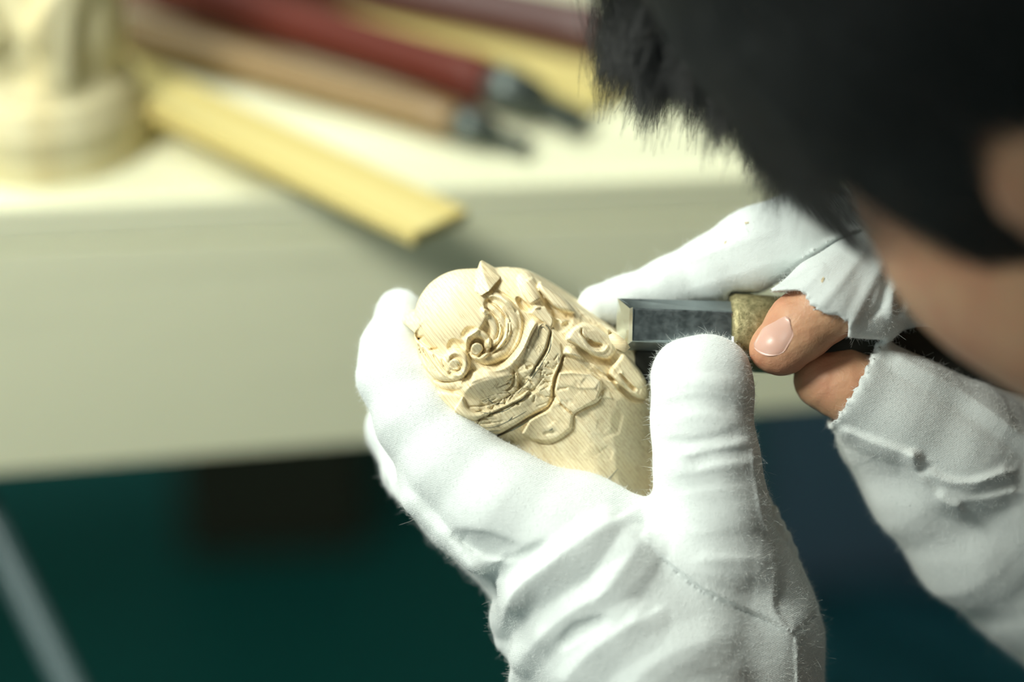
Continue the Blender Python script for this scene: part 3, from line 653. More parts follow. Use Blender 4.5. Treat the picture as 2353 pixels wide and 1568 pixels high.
# a fresh curl of wood just lifted at the blade
def shaving(name, pts, wd, label):
    pts = np.array([P(*p) for p in pts]); n = len(pts); t_ = np.gradient(pts, axis=0); V = []; 
    for i in range(n):
        s = np.cross(t_[i], [0.2, 0.3, 1]); s = s/np.linalg.norm(s)*wd[i]/2; nn = np.cross(s, t_[i]); nn = nn/np.linalg.norm(nn)*0.09
        V += [pts[i]-s-nn, pts[i]+s-nn, pts[i]+s+nn, pts[i]-s+nn]
    Fc = [(0, 1, 2, 3), tuple(4*(n-1)+j for j in (3, 2, 1, 0))]
    for i in range(n-1):
        for j in range(4): k = (j+1) % 4; Fc.append((4*i+j, 4*(i+1)+j, 4*(i+1)+k, 4*i+k))
    Wv = toW(V); off = Wv.mean(0); o = mesh_obj(name, Wv, Fc, M_WOOD, None, off, True, rest=np.array(V)*[1, 3, 3]); o.location = off
    return tag(o, label, 'wood shaving')
shaving('wood_shaving', [(1404, 768, 7), (1412, 778, 7.6), (1424, 790, 8), (1436, 797, 8), (1444, 793, 7.6)], [1.5, 2.4, 3.0, 2.6, 1.6], 'fresh wood shaving curling up at the cutting edge')
# ================================================================ chisel
ch_o = PW(1680, 760, 0); chisel = empty('chisel', ch_o, 'broad steel chisel with brass ferrule held against the carving', 'chisel')
def pm(name, pts, faces, mt, bev=0.0, smooth=False):
    o = mesh_obj(name, toW([P(*p) for p in pts]), faces, mt, chisel, ch_o, smooth)
    if bev: bevel(o, bev/1000, 2)
    return o
def bar():
    # cross-section rings from cutting end to ferrule: top-back, top-front, bottom-front, bottom-lower, back
    ringA = [(1421, 686, 0.5), (1453, 709, 5.5), (1450, 784, 5.5), (1424, 804, 1.5), (1424, 804, -1.5), (1421, 686, -2.0)]
    ringB = [(1684, 693, 0.0), (1684, 718, 4.5), (1684, 790, 4.5), (1684, 812, 0.5), (1684, 812, -2.5), (1684, 693, -2.5)]
    V = ringA+ringB; Fc = [(5, 4, 3, 2, 1, 0), tuple(range(6, 12))]+[(i, (i+1) % 6, 6+(i+1) % 6, 6+i) for i in range(6)]
    pm('blade', V, Fc, M_STEEL, 0.35)
    # ground bevel and honed rim at the cutting end
    V = [(1419, 684, 0.9), (1454.5, 708, 5.75), (1451, 785.5, 5.75), (1422, 806, 1.9), (1446, 786, 5.6), (1447, 711, 5.3), (1430, 700, 2.8), (1431, 790, 3.1)]
    pm('cutting_edge', [(1419, 685, 0.4), (1447, 709, 5.2), (1454, 706, 5.85), (1456, 712, 5.85), (1452.5, 785, 5.85), (1448, 788, 5.6), (1444, 784, 5.0), (1422, 806, 1.2), (1419, 804, 0.2), (1416, 745, -0.6)],
       [(0, 1, 6, 9), (6, 7, 8, 9), (1, 2, 3, 4, 5, 6), (5, 7, 6), (0, 2, 1)], M_STEELH)
    pm('dark_wedge', [(1459, 806, 0.5), (1684, 806, 1), (1684, 838, 0), (1459, 889, -1), (1459, 806, -3), (1684, 806, -3), (1684, 838, -3), (1459, 889, -3)],
       [(0, 1, 2, 3)[::-1], (4, 5, 6, 7), (0, 1, 5, 4), (1, 2, 6, 5), (2, 3, 7, 6), (3, 0, 4, 7)], M_IRON, 0.5)  # dark wedge filling the gap below the blade
bar()
ax = [P(1677, 764, -3), P(1684, 764, -3), P(1820, 772, -4)]
V, Fc = tube(toW(ax), [0.0083, 0.0089, 0.0090], 40); mesh_obj('ferrule', V, Fc, M_BRASS, chisel, ch_o)
# handle runs into the hand and out behind it
hp = [P(1819, 772, -4), P(1900, 777, -5), P(2050, 787, -8), P(2200, 797, -12), P(2400, 812, -18), P(2560, 822, -22), P(2580, 823, -23)]
V, Fc = tube(toW(hp), [0.0086, 0.0092, 0.0098, 0.0100, 0.0100, 0.0095, 0.0075], 36); mesh_obj('handle', V, Fc, M_HANDLE, chisel, ch_o)
# ================================================================ person
per_o = np.array([0.42, 0.50, 0.0])
person = empty('person', per_o, 'person with black hair bowed over the bench, wearing white cotton gloves', 'person')
HC = PW(2700, -90, 650-560)          # head centre
Rc = lambda v: R3@np.array(v, float)
Ff = Rc((-0.50, -0.41, -0.76)); Ff /= np.linalg.norm(Ff)
Uu = Rc((-0.61, 0.79, -0.05)); Uu -= Ff*np.dot(Uu, Ff); Uu /= np.linalg.norm(Uu); Ss = np.cross(Uu, Ff)   # Ss: side
def hd(f, s, u): return HC+Ff*f+Ss*s+Uu*u
def fingertips():
    g = Grid(P(1690, 990, 0)-np.array([3, 3, 26]), P(2130, 660, 0)+np.array([3, 3, 26]), 0.3)
    g.chain([(1800, 792, 7.0, 6.6), (1838, 752, 8.0, 7.6), (1900, 700, 8, 8.2), (2000, 625, 4, 8.5)], 1.5)
    g.ell(P(1787, 806, 7.6), (6.4, 5.2, 5.2), 2.0)
    g.chain([(1893, 872, 0, 6.9), (1935, 880, -0.5, 8.2), (2000, 905, -2, 9.0), (2080, 960, -4, 9.5)], 1.5)
    V, Q = g.mesh(); V = adj_smooth(V, Q, 2); N = vnormals(V, Q)
    return g, V, Q, N
gF, Vf, Qf, Nf = fingertips()
Vf = Vf+Nf*(wob(Vf, 2.2, 9)*0.05)[:, None]
# coarse body (cm-scale, metres): head, neck, torso, arms
def body():
    lw = PW(1560, 1860, -4); rw = PW(2700, 1440, -50)
    S_l = np.array([0.44, 0.27, 1.02]); S_r = np.array([0.50, 0.64, 1.02])
    g = Grid((-0.12, 0.05, 0.0), (0.98, 1.0, 1.32), 0.0058)
    def cp(a, b, ra, rb, k=0.03): g.cap(a, b, ra, rb, k)
    old = g.op
    def op(fn, lo, hi, k=0.0, mode='add', m=0.02): old(fn, lo, hi, k, mode, 0.03)
    g.op = op
    Rm = np.stack([Ff, Ss, Uu])
    g.ell(hd(-0.01, 0, 0.03), (0.090, 0.073, 0.088), 0.02, rot=Rm)          # skull
    g.ell(hd(0.022, 0, -0.035), (0.062, 0.058, 0.075), 0.03, rot=Rm)        # face
    g.cap(hd(0.030, 0.0, -0.085), hd(0.060, 0, -0.092), 0.026, 0.016, 0.03)  # chin
    for s in (-1, 1): g.cap(hd(0.045, s*0.040, -0.025), hd(0.015, s*0.052, -0.055), 0.020, 0.020, 0.02)   # cheeks
    g.cap(hd(0.080, 0, 0.0), hd(0.090, 0, -0.03), 0.007, 0.010, 0.015)       # nose
    g.cap(hd(0.080, -0.018, -0.062), hd(0.080, 0.018, -0.062), 0.006, 0.006, 0.008)
    for s in (-1, 1): g.ell(hd(-0.005, s*0.074, -0.01), (0.018, 0.007, 0.032), 0.006, rot=Rm)
    nk = np.array([0.40, 0.47, 1.03])
    cp(hd(-0.035, 0, -0.05), nk, 0.055, 0.062)
    cp(nk, (S_l+S_r)/2+np.array([0.03, 0, -0.03]), 0.07, 0.12)
    cp(S_l, S_r, 0.058, 0.058, 0.06)
    cp((S_l+S_r)/2+np.array([0.05, 0, -0.07]), (0.58, 0.47, 0.62), 0.125, 0.13, 0.06); cp((0.56, 0.40, 0.6), (0.56, 0.54, 0.6), 0.12, 0.12, 0.06)
    el = np.array([0.30, 0.16, 0.74]); er = np.array([0.42, 0.80, 0.93])
    cp(S_l, el, 0.052, 0.042); cp(el, lw, 0.042, 0.026); cp(S_r, er, 0.052, 0.042, 0.02); cp(er, rw, 0.042, 0.026, 0.02)
    for y in (0.36, 0.58):
        kn = np.array([0.16, y-0.06, 0.545]); cp((0.56, y, 0.57), kn, 0.085, 0.062); cp(kn, (0.22, y-0.05, 0.10), 0.058, 0.042, 0.02); cp((0.23, y-0.05, 0.05), (0.08, y-0.06, 0.035), 0.04, 0.03, 0.02)
    V, Q = g.mesh(); return adj_smooth(V, Q, 2), Q, lw, rw, S_l, S_r, el, er
Vb, Qb, LW, RW, SHL, SHR, ELL, ELR = body()
# hidden hand skeleton inside the gloves so that the skin runs from arm to fingertips
def hidden_chain(chs, h=1.2):
    lo = np.min([P(*q[:3])-q[3] for c_ in chs for q in c_], 0)-3; hi = np.max([P(*q[:3])+q[3] for c_ in chs for q in c_], 0)+3
    g = Grid(lo, hi, h)
    for c_ in chs: g.chain(c_, 2.0)
    V, Q = g.mesh(); return V, Q
HL = hidden_chain([[(1560, 1880, -4, 18), (1540, 1640, -2, 18), (1450, 1420, 0, 16), (1290, 1260, 4, 9), (1090, 1110, 3, 7), (935, 950, 1, 5.5), (895, 850, -2, 4.5), (905, 760, -9, 3.5)],
                   [(1540, 1600, -2, 16), (1640, 1300, 6, 9), (1625, 1100, 8, 8), (1605, 890, 8, 6.5)]])
HR = hidden_chain([[(2720, 1460, -50, 20), (2560, 1300, -40, 19), (2350, 1120, -24, 13), (2200, 1020, -12, 9), (2060, 945, -3.5, 8)],
                   [(2350, 1120, -24, 13), (2250, 850, -22, 10), (2060, 600, -2, 7), (1990, 632, 4, 7.6)]])
VV = [Vb, toW(Vf), toW(HL[0]), toW(HR[0])]; QQ = [Qb, Qf, HL[1], HR[1]]; o_ = 0; q_ = []
for v, q in zip(VV, QQ): q_.append(q+o_); o_ += len(v)
mesh_obj('body', np.concatenate(VV), np.concatenate(q_), M_SKIN, person, per_o)
# nail
def nail():
    n = 16; V = []; U = P(0, 0, 0)
    cu = np.array([1808, 728.]); ti = np.array([1757, 817.])     # cuticle, free edge mid
    ax_ = ti-cu; pr = np.array([-0.97, -0.24])
    top = []
    for i in range(n+1):
        a = i/n; wd = 37*math.sin(math.pi*min(0.5, 0.17+a*0.9))*(1 if a < 0.85 else 1-(a-0.85)*1.4)
        for j in range(n+1):
            b = -1+2*j/n; aa = a+0.20*b*b*(1-a)-0.10*b*b*a
            p = cu+ax_*aa+pr*wd*b
            z = gF.zs(p[0], p[1]); top.append([p[0], p[1], z])
    T_ = np.array([[t_[0], t_[1], (np.nan if t_[2] is None else t_[2])] for t_ in top]); T_[np.isnan(T_[:, 2]), 2] = np.nanmin(T_[:, 2])-0.4
    m = n+1; jj = np.tile(np.linspace(-1, 1, m), m)
    A = np.array([P(x, y, z+0.28-0.22*b_**4) for (x, y, z), b_ in zip(T_, jj)]); B = A-np.array([0, 0, 0.5])
    V = np.concatenate([A, B]); Fc = []
    for i in range(n):
        for j in range(n):
            a, b, c_, d = i*m+j, i*m+j+1, (i+1)*m+j+1, (i+1)*m+j; Fc += [(a, d, c_, b), (a+m*m, b+m*m, c_+m*m, d+m*m)]
    for i in range(n):
        for s in (0, n):
            a, b = i*m+s, (i+1)*m+s; Fc.append((a, b, b+m*m, a+m*m)); a, b = s*m+i, s*m+i+1; Fc.append((a, b, b+m*m, a+m*m))
    tag(mesh_obj('fingernail', toW(V), Fc, M_NAIL, person, per_o), 'short pink fingernail')
nail()
# ---------------------------------------------------------------- gloves
def fuzz(V, N, n, parent, off, length=0.9, name='glove_fuzz'):
    idx = rng.integers(0, len(V), n); b = V[idx]+N[idx]*-0.1; d = N[idx]+rng.normal(size=(n, 3))*1.1; d /= np.linalg.norm(d, axis=1)[:, None]
    L = length*rng.gamma(2.2, 0.4, n)[:, None]; c1 = rng.normal(size=(n, 3))*0.7
    pts = np.stack([b, b+d*L*0.35, b+(d+c1*0.5)*L*0.7, b+(d+c1)*L], 1)
    W_ = toW(pts.reshape(-1, 3)).reshape(n, 4, 3); rad = np.tile(np.array([14, 13, 10, 6])*1e-6, (n, 1))
    o = hair_obj(name, W_, rad, M_FUZZ, parent, off); o['kind'] = 'stuff'; return o
def left_glove():
    g = Grid(P(790, 1890, 0)-np.array([2, 2, 48]), P(1960, 630, 0)+np.array([2, 3, 34]), 0.5)
    k = 3.0
    # index finger
    g.chain([(1300, 1270, 5, 17), (1150, 1165, 6, 12.8), (1030, 1062, 4, 10.8), (950, 965, 2, 8.9), (900, 868, -1, 7.6), (899, 800, -5, 6.8), (918, 722, -12, 5.9)], k)
    g.chain([(940, 880, -1, 6.0), (948, 850, -4, 5.0)], 3)
    # middle, ring and little fingers wrap behind the carving
    g.chain([(1330, 1320, -8, 18), (1080, 1165, -12, 11.5), (965, 1075, -16, 8.5), (925, 990, -24, 8.2), (960, 900, -33, 7.8), (1050, 850, -36, 7)], 2.5)
    g.chain([(1340, 1360, -14, 18), (1140, 1230, -24, 10.5), (1040, 1120, -33, 8.5), (1020, 1020, -40, 8), (1110, 960, -42, 7)], 2.5)
    g.chain([(1380, 1400, -16, 18), (1240, 1290, -32, 9.5), (1150, 1190, -40, 8), (1160, 1100, -42, 7)], 2.5)
    # palm, heel, wrist
    g.chain([(1300, 1275, 2, 16.5), (1400, 1370, 2, 21), (1480, 1500, 0, 25), (1530, 1700, -2, 27), (1560, 1900, -4, 27)], 6)
    g.chain([(1290, 1330, -8, 14), (1370, 1450, -8, 20), (1400, 1560, -10, 20), (1430, 1800, -10, 20)], 5)
    g.chain([(1340, 1180, 4, 8), (1430, 1235, 5, 7.5), (1510, 1250, 5, 8), (1580, 1230, 6, 9)], 5)
    # thumb
    g.chain([(1570, 1400, 0, 24), (1625, 1270, 5, 15.5), (1640, 1180, 7, 12.2), (1624, 1060, 9, 11.0), (1611, 960, 9, 10.3), (1612, 900, 8.5, 9.9), (1606, 872, 8, 9.4)], 4)
    g.chain([(1580, 862, 8, 7.9), (1636, 858, 8, 7.6), (1642, 900, 8, 8)], 3)
    g.chain([(1620, 1270, 0, 14), (1690, 1370, -2, 15), (1710, 1480, -4, 17.5), (1708, 1600, -5, 17.5), (1705, 1900, -6, 17.5)], 5)
    # folds (ridges in px, lifted from the surface)
    def S(px, py): z = g.zs(px, py); return -5 if z is None else z
    def fold(pts, lift=-0.6, kk=2.2, mode='add'): g.chain([(p[0], p[1], S(p[0], p[1])+lift, p[2]) for p in pts], kk, mode)
    fold([(1168, 1470, 3.0), (1163, 1415, 3.0), (1200, 1355, 2.4), (1260, 1310, 1.4)], -1.6, 3.0)
    fold([(1200, 1568, 3.2), (1215, 1510, 2.8), (1260, 1460, 1.6)], -1.8, 3.0)
    fold([(1060, 1270, 2.0), (1110, 1290, 1.8)], -1.0, 2.5)
    fold([(905, 1085, 2.4), (960, 1150, 2.6), (1030, 1225, 2.6), (1090, 1290, 2.4)], -1.4, 1.6)
    # lumpy seam down the thumb side
    for px, py, r in ((1752, 1150, 2.2), (1766, 1178, 1.5), (1782, 1205, 2.2), (1800, 1232, 1.3), (1812, 1262, 2.2), (1826, 1290, 1.2), (1738, 1085, 1.0), (1730, 1030, 1.0), (1835, 1330, 1.4)):
        g.chain([(px-12, py, -2, r+1.8), (px+4, py+6, -2, r*0.75)], 0.6)
    r = Relief(800, 640, 1960, 1700, 1100, 1000, 2.76, 3)
    r.roof([(120, 1290), (190, 1040), (300, 920), (450, 810), (650, 660), (820, 560)], 2.6, 110, 230)
    r.roof([(230, 1500), (330, 1340), (480, 1200), (640, 1090), (790, 1000), (1000, 700)], 2.0, 130, 210)
    r.roof([(480, 1640), (640, 1440), (820, 1290), (1000, 1180)], 1.9, 150, 220)
    r.roof([(900, 1700), (1060, 1500), (1240, 1380), (1450, 1300)], 0.9, 160, 200)
    r.tube([(-120, 640), (60, 700), (240, 740)], [50, 90, 60], -1.3); r.tube([(80, 900), (220, 820), (420, 700)], [40, 70, 40], -1.1)
    r.tube([(520, 1330), (640, 1240), (800, 1180)], [40, 60, 40], -0.8)
    r.roof([(-560, 230), (-420, 420), (-220, 640), (-100, 780), (10, 900)], 0.9, 60, 90)
    # seam between thumb and palm
    r.roof([(1085, 700), (1250, 850), (1400, 965), (1600, 1065), (1800, 1148), (1960, 1240)], 1.1, 150, 14, ends=(0.5, 1.0))
    r.tube([(1080, 705), (1250, 862), (1400, 980), (1600, 1082), (1800, 1165), (1960, 1252)], 13, -0.5)
    r.roof([(1880, 640), (1895, 900), (1880, 1080), (1930, 1180), (1985, 1245)], 0.9, 14, 150, ends=(0.2, 1.0)); r.tube([(1880, 640), (1900, 900), (1886, 1080), (1935, 1178), (1990, 1245)], 10, -0.45)
    r.tube([(1995, 1262), (2060, 1225), (2125, 1150)], 12, -0.7); r.tube([(2010, 1250), (2022, 1400), (2028, 1700)], 12, 0.55); r.tube([(1975, 1240), (2005, 1255)], 22, 0.5)
    r.tube([(1725, 90), (1745, 260), (1790, 480), (1850, 640)], 11, 0.4)
    # soft creases across the thumb
    for q, w_, h_ in (([(1180, 60), (1400, 60), (1650, -10)], 50, -0.5), ([(1350, 190), (1500, 140), (1700, 120)], 45, -0.55), ([(1250, 130), (1450, 70), (1700, 50)], 35, 0.35), ([(1250, 320), (1500, 280), (1720, 260)], 60, -0.35), ([(1180, -160), (1400, -200), (1620, -170)], 60, -0.5), ([(1350, 720), (1600, 690), (1800, 700)], 80, -0.3), ([(1400, 780), (1700, 800)], 40, 0.2), ([(1180, -330), (1380, -350), (1580, -320)], 50, 0.3)): r.tube(q, w_, h_)
    r.apply(g, -12, 10)
    # open cuff at the wrist
    V, Q = g.mesh(); V = adj_smooth(V, Q, 3); N = vnormals(V, Q)
    V = V+N*(wob(V, 0.16, 21)*0.28+wob(V, 0.45, 22)*0.13)[:, None]
    return V, Q, vnormals(V, Q)
V, Q, N = left_glove(); rest = V@np.array([[0.92, 0.38, 0], [-0.38, 0.92, 0], [0, 0, 1]]).T
go = PW(1540, 1640, 0)
gl = mesh_obj('glove', toW(V), Q, M_GLOVE, person, per_o, rest=rest); tag(gl, 'white cotton glove closed round the carving, thumb upright')
fuzz(V, N, 150000, gl, per_o, 0.50)
def right_glove():
    g = Grid(P(1310, 1760, -30)-np.array([4, 2, 62]), P(2760, 410, 20)+np.array([2, 3, 8]), 0.5)
    # index finger stretched along the chisel
    g.chain([(1378, 703, -9, 5.0), (1440, 690, -9, 5.4), (1540, 655, -9, 6.3), (1640, 618, -8, 7.6), (1740, 575, -7, 9.6), (1850, 535, -6, 10.0), (1950, 530, -7, 9.2), (2010, 545, -9, 9.5), (2110, 680, -20, 12), (2280, 900, -36, 18)], 2.5)
    # middle finger folded over the handle
    g.chain([(2260, 870, -26, 14), (2110, 660, -6, 9.5), (2050, 622, 0, 11.0), (1985, 645, 4.0, 11.2), (1900, 690, 7.2, 10.6), (1835, 742, 8.2, 9.8), (1780, 790, 8, 9.6)], 2.2)
    g.chain([(2085, 660, 2, 8.0), (2075, 700, 0, 5.5)], 3)
    g.chain([(2060, 640, 1, 10), (1985, 705, 5, 9.0), (1930, 775, 7, 6.0)], 2.5)
    # ring and little fingers behind
    g.chain([(2300, 920, -34, 15), (2170, 800, -30, 9.5), (2080, 740, -24, 8.5), (1990, 770, -20, 8), (1930, 815, -18, 7.5)], 2.2)
    g.chain([(2320, 980, -40, 15), (2200, 900, -42, 9), (2110, 860, -36, 8), (2040, 880, -30, 7.5)], 2.2)
    # thumb from below
    g.chain([(1880, 862, 0, 9.4), (1960, 885, -1, 10.6), (2060, 940, -4, 12.6), (2200, 1030, -10, 15.5), (2350, 1130, -22, 20), (2560, 1300, -40, 27), (2740, 1480, -52, 27)], 4)
    # palm and heel, lower layer
    g.chain([(2010, 1010, -10, 8.5), (2110, 1120, -14, 11), (2240, 1240, -22, 15), (2380, 1330, -32, 17), (2600, 1500, -50, 20)], 5)
    g.chain([(2300, 950, -34, 18), (2560, 1250, -46, 26)], 6)
    def S(px, py): z = g.zs(px, py); return -25 if z is None else z
    def fold(pts, lift=-0.6, kk=2.0, mode='add'): g.chain([(p[0], p[1], S(p[0], p[1])+lift, p[2]) for p in pts], kk, mode)
    r = Relief(1320, 400, 2700, 1700, 0, 0, 1.0, 3)
    r.roof([(2028, 792), (2090, 832), (2160, 868), (2250, 925), (2353, 1000), (2500, 1120)], 1.9, 34, 40)
    for q, h_ in (([(2095, 1030), (2108, 1085), (2150, 1140), (2200, 1165)], 1.5), ([(2120, 1075), (2170, 1105), (2240, 1110), (2310, 1085)], 1.4), ([(2150, 1130), (2230, 1150), (2330, 1130)], 1.0), ([(1925, 985), (1985, 1010), (2060, 1035), (2110, 1050)], 1.3)): r.roof(q, h_, 16, 34)
    r.tube([(1760, 668), (1840, 615), (1920, 565), (1990, 530)], [10, 16, 16, 8], -1.3)
    for q, h_ in (([(2000, 560), (1940, 640), (1890, 700)], 0.5), ([(2040, 590), (2000, 660), (1960, 740)], 0.8), ([(2080, 630), (2050, 680), (2050, 720)], 1.2), ([(2100, 640), (2095, 690), (2080, 720)], 0.9), ([(1900, 610), (1850, 660)], 0.35)): r.roof(q, h_, 14, 22)
    r.tube([(2040, 640), (2030, 690), (2000, 730)], [12, 14, 8], -0.8); r.tube([(1560, 640), (1680, 600), (1800, 560)], 30, -0.4)
    r.apply(g, -22, 10)
    # cut openings: middle finger
    c0 = P(1845, 735, 8); n0 = np.array([-0.80, -0.42, 0.12]); n0 /= np.linalg.norm(n0)
    jag = lambda X, Y, Z, s: 0.35*np.sin(2.1*X+1.3*Y+s)+0.3*np.sin(3.7*Y-2.2*Z+s)+0.25*np.sin(5.1*Z+1.9*X)
    def cut(cn, nn, lo, hi, s):
        def fn(X, Y, Z): return (X-cn[0])*nn[0]+(Y-cn[1])*nn[1]+(Z-cn[2])*nn[2]+jag(X, Y, Z, s)
        g.op(fn, lo, hi, 0.2, 'int', 0)
    def cut_mid(X, Y, Z):
        a = (X-c0[0])*n0[0]+(Y-c0[1])*n0[1]+(Z-c0[2])*n0[2]
        # the lower edge hangs further along the finger
        s_ = (Y-c0[1])*0.55*0+(X-c0[0])*0
        return a+jag(X, Y, Z, 0)
    # cut surface: pixel line from (1752,678) over (1850,705) to (1922,828)
    pA, pB, pC = P(1748, 680, 8), P(1862, 712, 10), P(1920, 828, 8)
    def half(p, q):
        d = (q-p)[:2]; n_ = np.array([-d[1], d[0]])/np.linalg.norm(d); return p, -n_
    (p1, m1), (p2, m2) = half(pA, pB), half(pB, pC)
    def fn(X, Y, Z):
        a = -((X-p1[0])*m1[0]+(Y-p1[1])*m1[1]); b = -((X-p2[0])*m2[0]+(Y-p2[1])*m2[1])
        return -smin(a, b, 1.5)*(1)+jag(X, Y, Z, 0)*0.8
    g.op(lambda X, Y, Z: fn(X, Y, Z), P(1690, 900, 0)-np.array([0, 0, 8]), P(1925, 676, 0)+np.array([0, 0, 24]), 0.2, 'int', 0)
    # thumb cut
    q0 = P(1965, 878, 0); nt = np.array([-0.86, 0.50, 0.0]); nt /= np.linalg.norm(nt)
    cut(q0, nt, P(1780, 985, 0)-np.array([0, 0, 14]), P(2034, 782, 0)+np.array([0, 0, 16]), 2.0)
    # hollow round the bare fingertips
    g.chain([(1780, 800, 7.2, 8.0), (1838, 752, 8.0, 8.7), (1890, 708, 8, 9.0)], 0.4, 'sub')
    g.chain([(1885, 870, 0, 8.4), (1935, 880, -0.5, 9.2), (2000, 908, -2, 9.9)], 0.4, 'sub')
    V, Q = g.mesh(); V = adj_smooth(V, Q, 2); N = vnormals(V, Q)
    V = V+N*(wob(V, 0.2, 31)*0.22+wob(V, 0.6, 32)*0.10)[:, None]
    return V, Q, vnormals(V, Q), g
V, Q, N, gR = right_glove(); rest = V@np.array([[0.8, 0.6, 0], [-0.6, 0.8, 0], [0, 0, 1]]).T
gr = mesh_obj('glove', toW(V), Q, M_GLOVE, person, per_o, rest=rest); tag(gr, 'white cotton glove with cut fingertips gripping the chisel')
fuzz(V, N, 120000, gr, per_o, 0.50)
# chips of wood lying on the right glove
def chip(px, py, s, a, label, group=None):
    z = gR.zs(px, py); z = -4 if z is None else z
    c = P(px, py, z+0.25*s+0.15); ca, sa = math.cos(a), math.sin(a); pr_ = [(-1.6, -.5), (-.9, .55), (.3, .45), (1.5, .2), (1.2, -.45), (0, -.6)]
    V = [c+np.array([s*(x*ca-y*sa), s*(x*sa+y*ca), s*(0.12*math.sin(3*x)+zz)]) for zz in (-.16, .16) for x, y in pr_]; n_ = 6
    Fc = [tuple(range(n_))[::-1], tuple(range(n_, 2*n_))]+[(i, (i+1) % n_, n_+(i+1) % n_, n_+i) for i in range(n_)]
    Wv = toW(V); off = Wv.mean(0); o = mesh_obj('wood_chip', Wv, Fc, M_WOOD, None, off, False, rest=np.array(V)); o.location = off; tag(o, label, 'wood chip', group)
chip(1912, 440, 1.9, -0.12, 'large pale wood chip on top of the gloved right knuckle')
chip(1968, 445, 0.8, 0.4, 'small pale wood chip beside the large chip on the knuckle')
for (x, y, s_, a_) in ((1960, 482, 0.35, 0.9), (1890, 643, 0.45, 1.2), (1866, 592, 0.5, 0.2), (1668, 556, 0.35, 0.7), (1716, 512, 0.35, 0.1)): chip(x, y, s_, a_, {1960: 'tiny wood crumb just below the large chip on the knuckle', 1890: 'tiny wood crumb on the glove above the pink fingernail', 1866: 'tiny wood crumb in the fold between the two gloved fingers', 1668: 'tiny wood crumb midway along the stretched gloved forefinger', 1716: 'tiny wood crumb on the upper edge of the gloved forefinger'}[x], 'wood crumbs on the right glove')
# ---------------------------------------------------------------- clothes
M_SHIRT = mat('dark_blue_work_shirt', (0.035, 0.06, 0.085), 0.85, 0.2); t = NT(M_SHIRT); t.nor(t.bump(t.noise(t.objc(), 900, 3), 0.0003))
M_JEANS = mat('blue_denim', (0.05, 0.115, 0.17), 0.85, 0.2); t = NT(M_JEANS); t.col(t.ramp(t.noise(t.objc((1, 1, 1)), 40, 5, 0.7), [(0.3, (0.035, 0.08, 0.13)), (0.7, (0.07, 0.15, 0.21))])); t.nor(t.bump(t.noise(t.objc(), 1200, 3), 0.0003))
def clothes(fn, h=0.0062):
    g = Grid((-0.12, 0.0, 0.0), (1.0, 1.05, 1.2), h); old = g.op
    g.op = lambda f, lo, hi, k=0.0, mode='add', m=0.02: old(f, lo, hi, k, mode, 0.03)
    fn(g); V, Q = g.mesh(); V = adj_smooth(V, Q, 2); N = vnormals(V, Q); return V+N*(wob(V, 38, 5)*0.0022)[:, None], Q
MID = (SHL+SHR)/2
def shirt(g):
    g.cap((0.43, 0.46, 1.01), MID+np.array([0.03, 0, -0.03]), 0.088, 0.145, 0.03); g.cap(SHL, SHR, 0.080, 0.080, 0.06)
    g.cap(MID+np.array([0.05, 0, -0.07]), (0.58, 0.47, 0.62), 0.138, 0.143, 0.06); g.cap((0.56, 0.40, 0.66), (0.56, 0.54, 0.66), 0.13, 0.13, 0.05)
    a = ELL+(LW-ELL)*0.75; b = ELR+(RW-ELR)*0.75
    g.cap(SHL, ELL, 0.064, 0.054, 0.03); g.cap(ELL, a, 0.054, 0.040, 0.02); g.cap(SHR, ELR, 0.064, 0.054, 0.02); g.cap(ELR, b, 0.054, 0.040, 0.02)
def jeans(g):
    g.cap((0.56, 0.40, 0.6), (0.56, 0.54, 0.6), 0.134, 0.134, 0.06)
    for y in (0.36, 0.58):
        kn = np.array([0.16, y-0.06, 0.545]); g.cap((0.56, y, 0.57), kn, 0.096, 0.072, 0.03); g.cap(kn, (0.22, y-0.05, 0.12), 0.07, 0.062, 0.02)
V, Q = clothes(shirt); mesh_obj('shirt', V, Q, M_SHIRT, person, per_o)
V, Q = clothes(jeans); mesh_obj('trousers', V, Q, M_JEANS, person, per_o)
# seat for the person
M_SEAT = mat('dark_seat', (0.03, 0.03, 0.035), 0.6)
st = empty('stool', (0.62, 0.47, 0), 'round dark stool under the seated person', 'stool'); so2 = np.array([0.62, 0.47, 0])
V, Fc = tube([(0.62, 0.47, 0.405), (0.62, 0.47, 0.46)], [0.17, 0.17], 48); bevel(mesh_obj('seat', V, Fc, M_SEAT, st, so2), 0.01)
for a in range(4):
    ca, sa = math.cos(a*1.5708+.78), math.sin(a*1.5708+.78); V, Fc = tube([(0.62+.17*ca, 0.47+.17*sa, 0), (0.62+.12*ca, 0.47+.12*sa, 0.406)], [0.012]*2, 12); mesh_obj('leg', V, Fc, M_IRON, st, so2)
# ---------------------------------------------------------------- hair
def skull(f, s, u, r=1.0): return hd(-0.01, 0, 0.03)+Ff*f*0.094*r+Ss*s*0.077*r+Uu*u*0.092*r
def cap_mesh():
    V = []; Fc = []; nu, nv = 40, 28
    for i in range(nu):
        th = 2*math.pi*i/nu; lim = 1.45+0.55*(-math.cos(th)) if math.cos(th) < 0 else 1.50-0.54*math.cos(th)
        for j in range(nv):
            ph = lim*j/(nv-1); d = (math.sin(ph)*math.cos(th), math.sin(ph)*math.sin(th), math.cos(ph)); V.append(skull(*d, 1.03))
    for i in range(nu):
        for j in range(nv-1): a = i*nv+j; b = ((i+1) % nu)*nv+j; Fc.append((a, a+1, b+1, b))
    o = mesh_obj('hair', V, Fc, M_HAIR, person, per_o); m = o.modifiers.new('thick', 'SOLIDIFY'); m.thickness = 0.006; m.offset = 1; return o
hair = cap_mesh()
down = np.array([0, 0, -1.0])
strands = []; radii = []
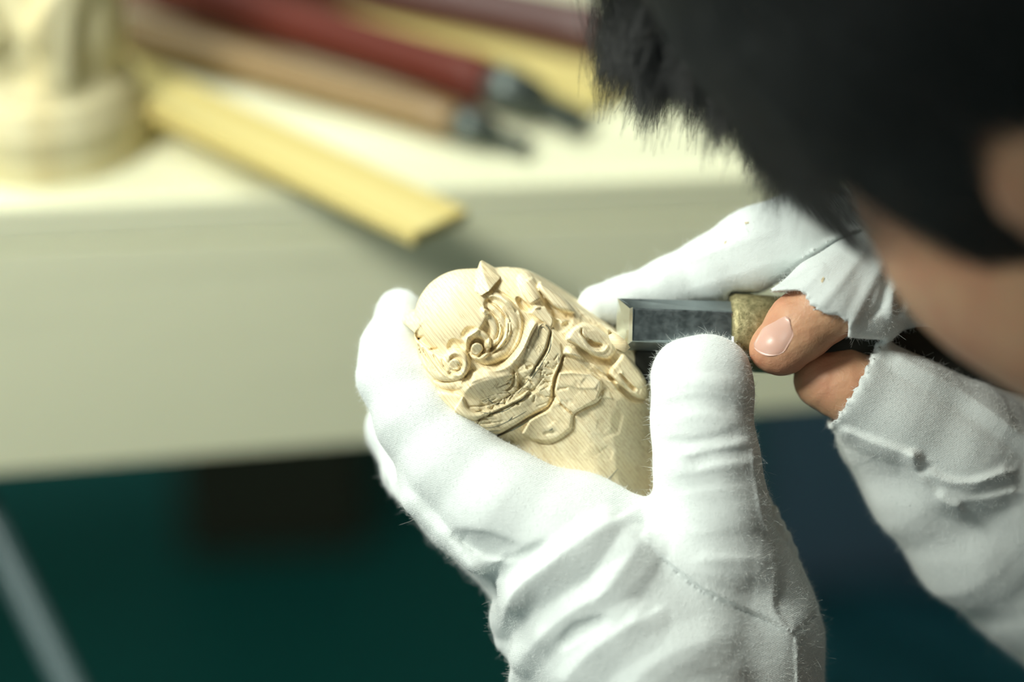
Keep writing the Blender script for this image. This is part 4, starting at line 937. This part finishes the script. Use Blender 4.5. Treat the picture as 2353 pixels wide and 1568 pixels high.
def strand(root, out, tip, n=7, r=0.00006):
    b1 = root+out
    p = [((1-t_)**2)*root+2*(1-t_)*t_*b1+t_*t_*tip for t_ in np.linspace(0, 1, n)]
    strands.append(p); radii.append([r*(1-0.6*t_) for t_ in np.linspace(0, 1, n)])
# fringe: tips given where they hang
tipsline = [(1385, 215, 0.2), (1440, 235, 0.5), (1490, 260, 1), (1540, 235, 1), (1600, 265, 1), (1640, 320, 1), (1700, 300, 1), (1740, 420, 1.4), (1800, 450, 1.6), (1860, 450, 1.6), (1920, 430, 1.4), (1960, 330, 1.0)]
tx = [t_[0] for t_ in tipsline]; ty = [t_[1] for t_ in tipsline]
locks = []
for i in range(150):
    x = 1375+560*((i+0.5)/150)**0.9; y = np.interp(x, tx, ty)+rng.normal()*26-48; locks.append((x, y))
for (x, y) in locks:
    a = (x-1375)/600; dz = 650-(590+30*(1-a)); tip = PW(x, y, dz+rng.normal()*6)
    f0 = 0.85-0.6*rng.random(); s0_ = rng.uniform(-0.75, 0.75); u0 = math.sqrt(max(0.05, 1-f0*f0-s0_*s0_*0.6)); nrm = math.sqrt(f0*f0+s0_*s0_+u0*u0)
    root = skull(f0/nrm, s0_/nrm, u0/nrm, 1.02)
    mid = PW(x+(60 if x > 1700 else 90)+rng.normal()*30, -260+rng.normal()*60, dz+8)
    for j in range(90):
        jit = rng.normal(size=3)*0.0022; jt = rng.normal(size=3)*np.array([0.0016, 0.0016, 0.004]); strand(root+rng.normal(size=3)*0.006, mid-root+jit*3, tip+jt+down*0, 9, 0.00007)
fr = hair_obj('fringe', np.array(strands), np.array(radii), M_HAIR, hair, per_o); fr['kind'] = 'stuff'
# side and crown hair
strands = []; radii = []
for i in range(14000):
    th = rng.uniform(0, 2*math.pi); ph = math.acos(rng.uniform(-0.05, 1)); d = np.array((math.sin(ph)*math.cos(th), math.sin(ph)*math.sin(th), math.cos(ph)))
    if d[0] > 0.38 and d[2] < 0.56: continue
    root = skull(*d, 1.02); d2 = d+np.array([0.10, 0, -0.42]); d2 /= np.linalg.norm(d2); d3 = d+np.array([0.04, 0, -0.95]); d3 /= np.linalg.norm(d3)
    strands.append([root+(skull(*d2, 1.12)-root)*0.5, skull(*d2, 1.13), skull(*d3, 1.14)]); radii.append([0.0001, 0.0001, 0.00004])
ch_ = hair_obj('crown_hair', np.array(strands), np.array(radii), M_HAIR, hair, per_o); ch_['kind'] = 'stuff'
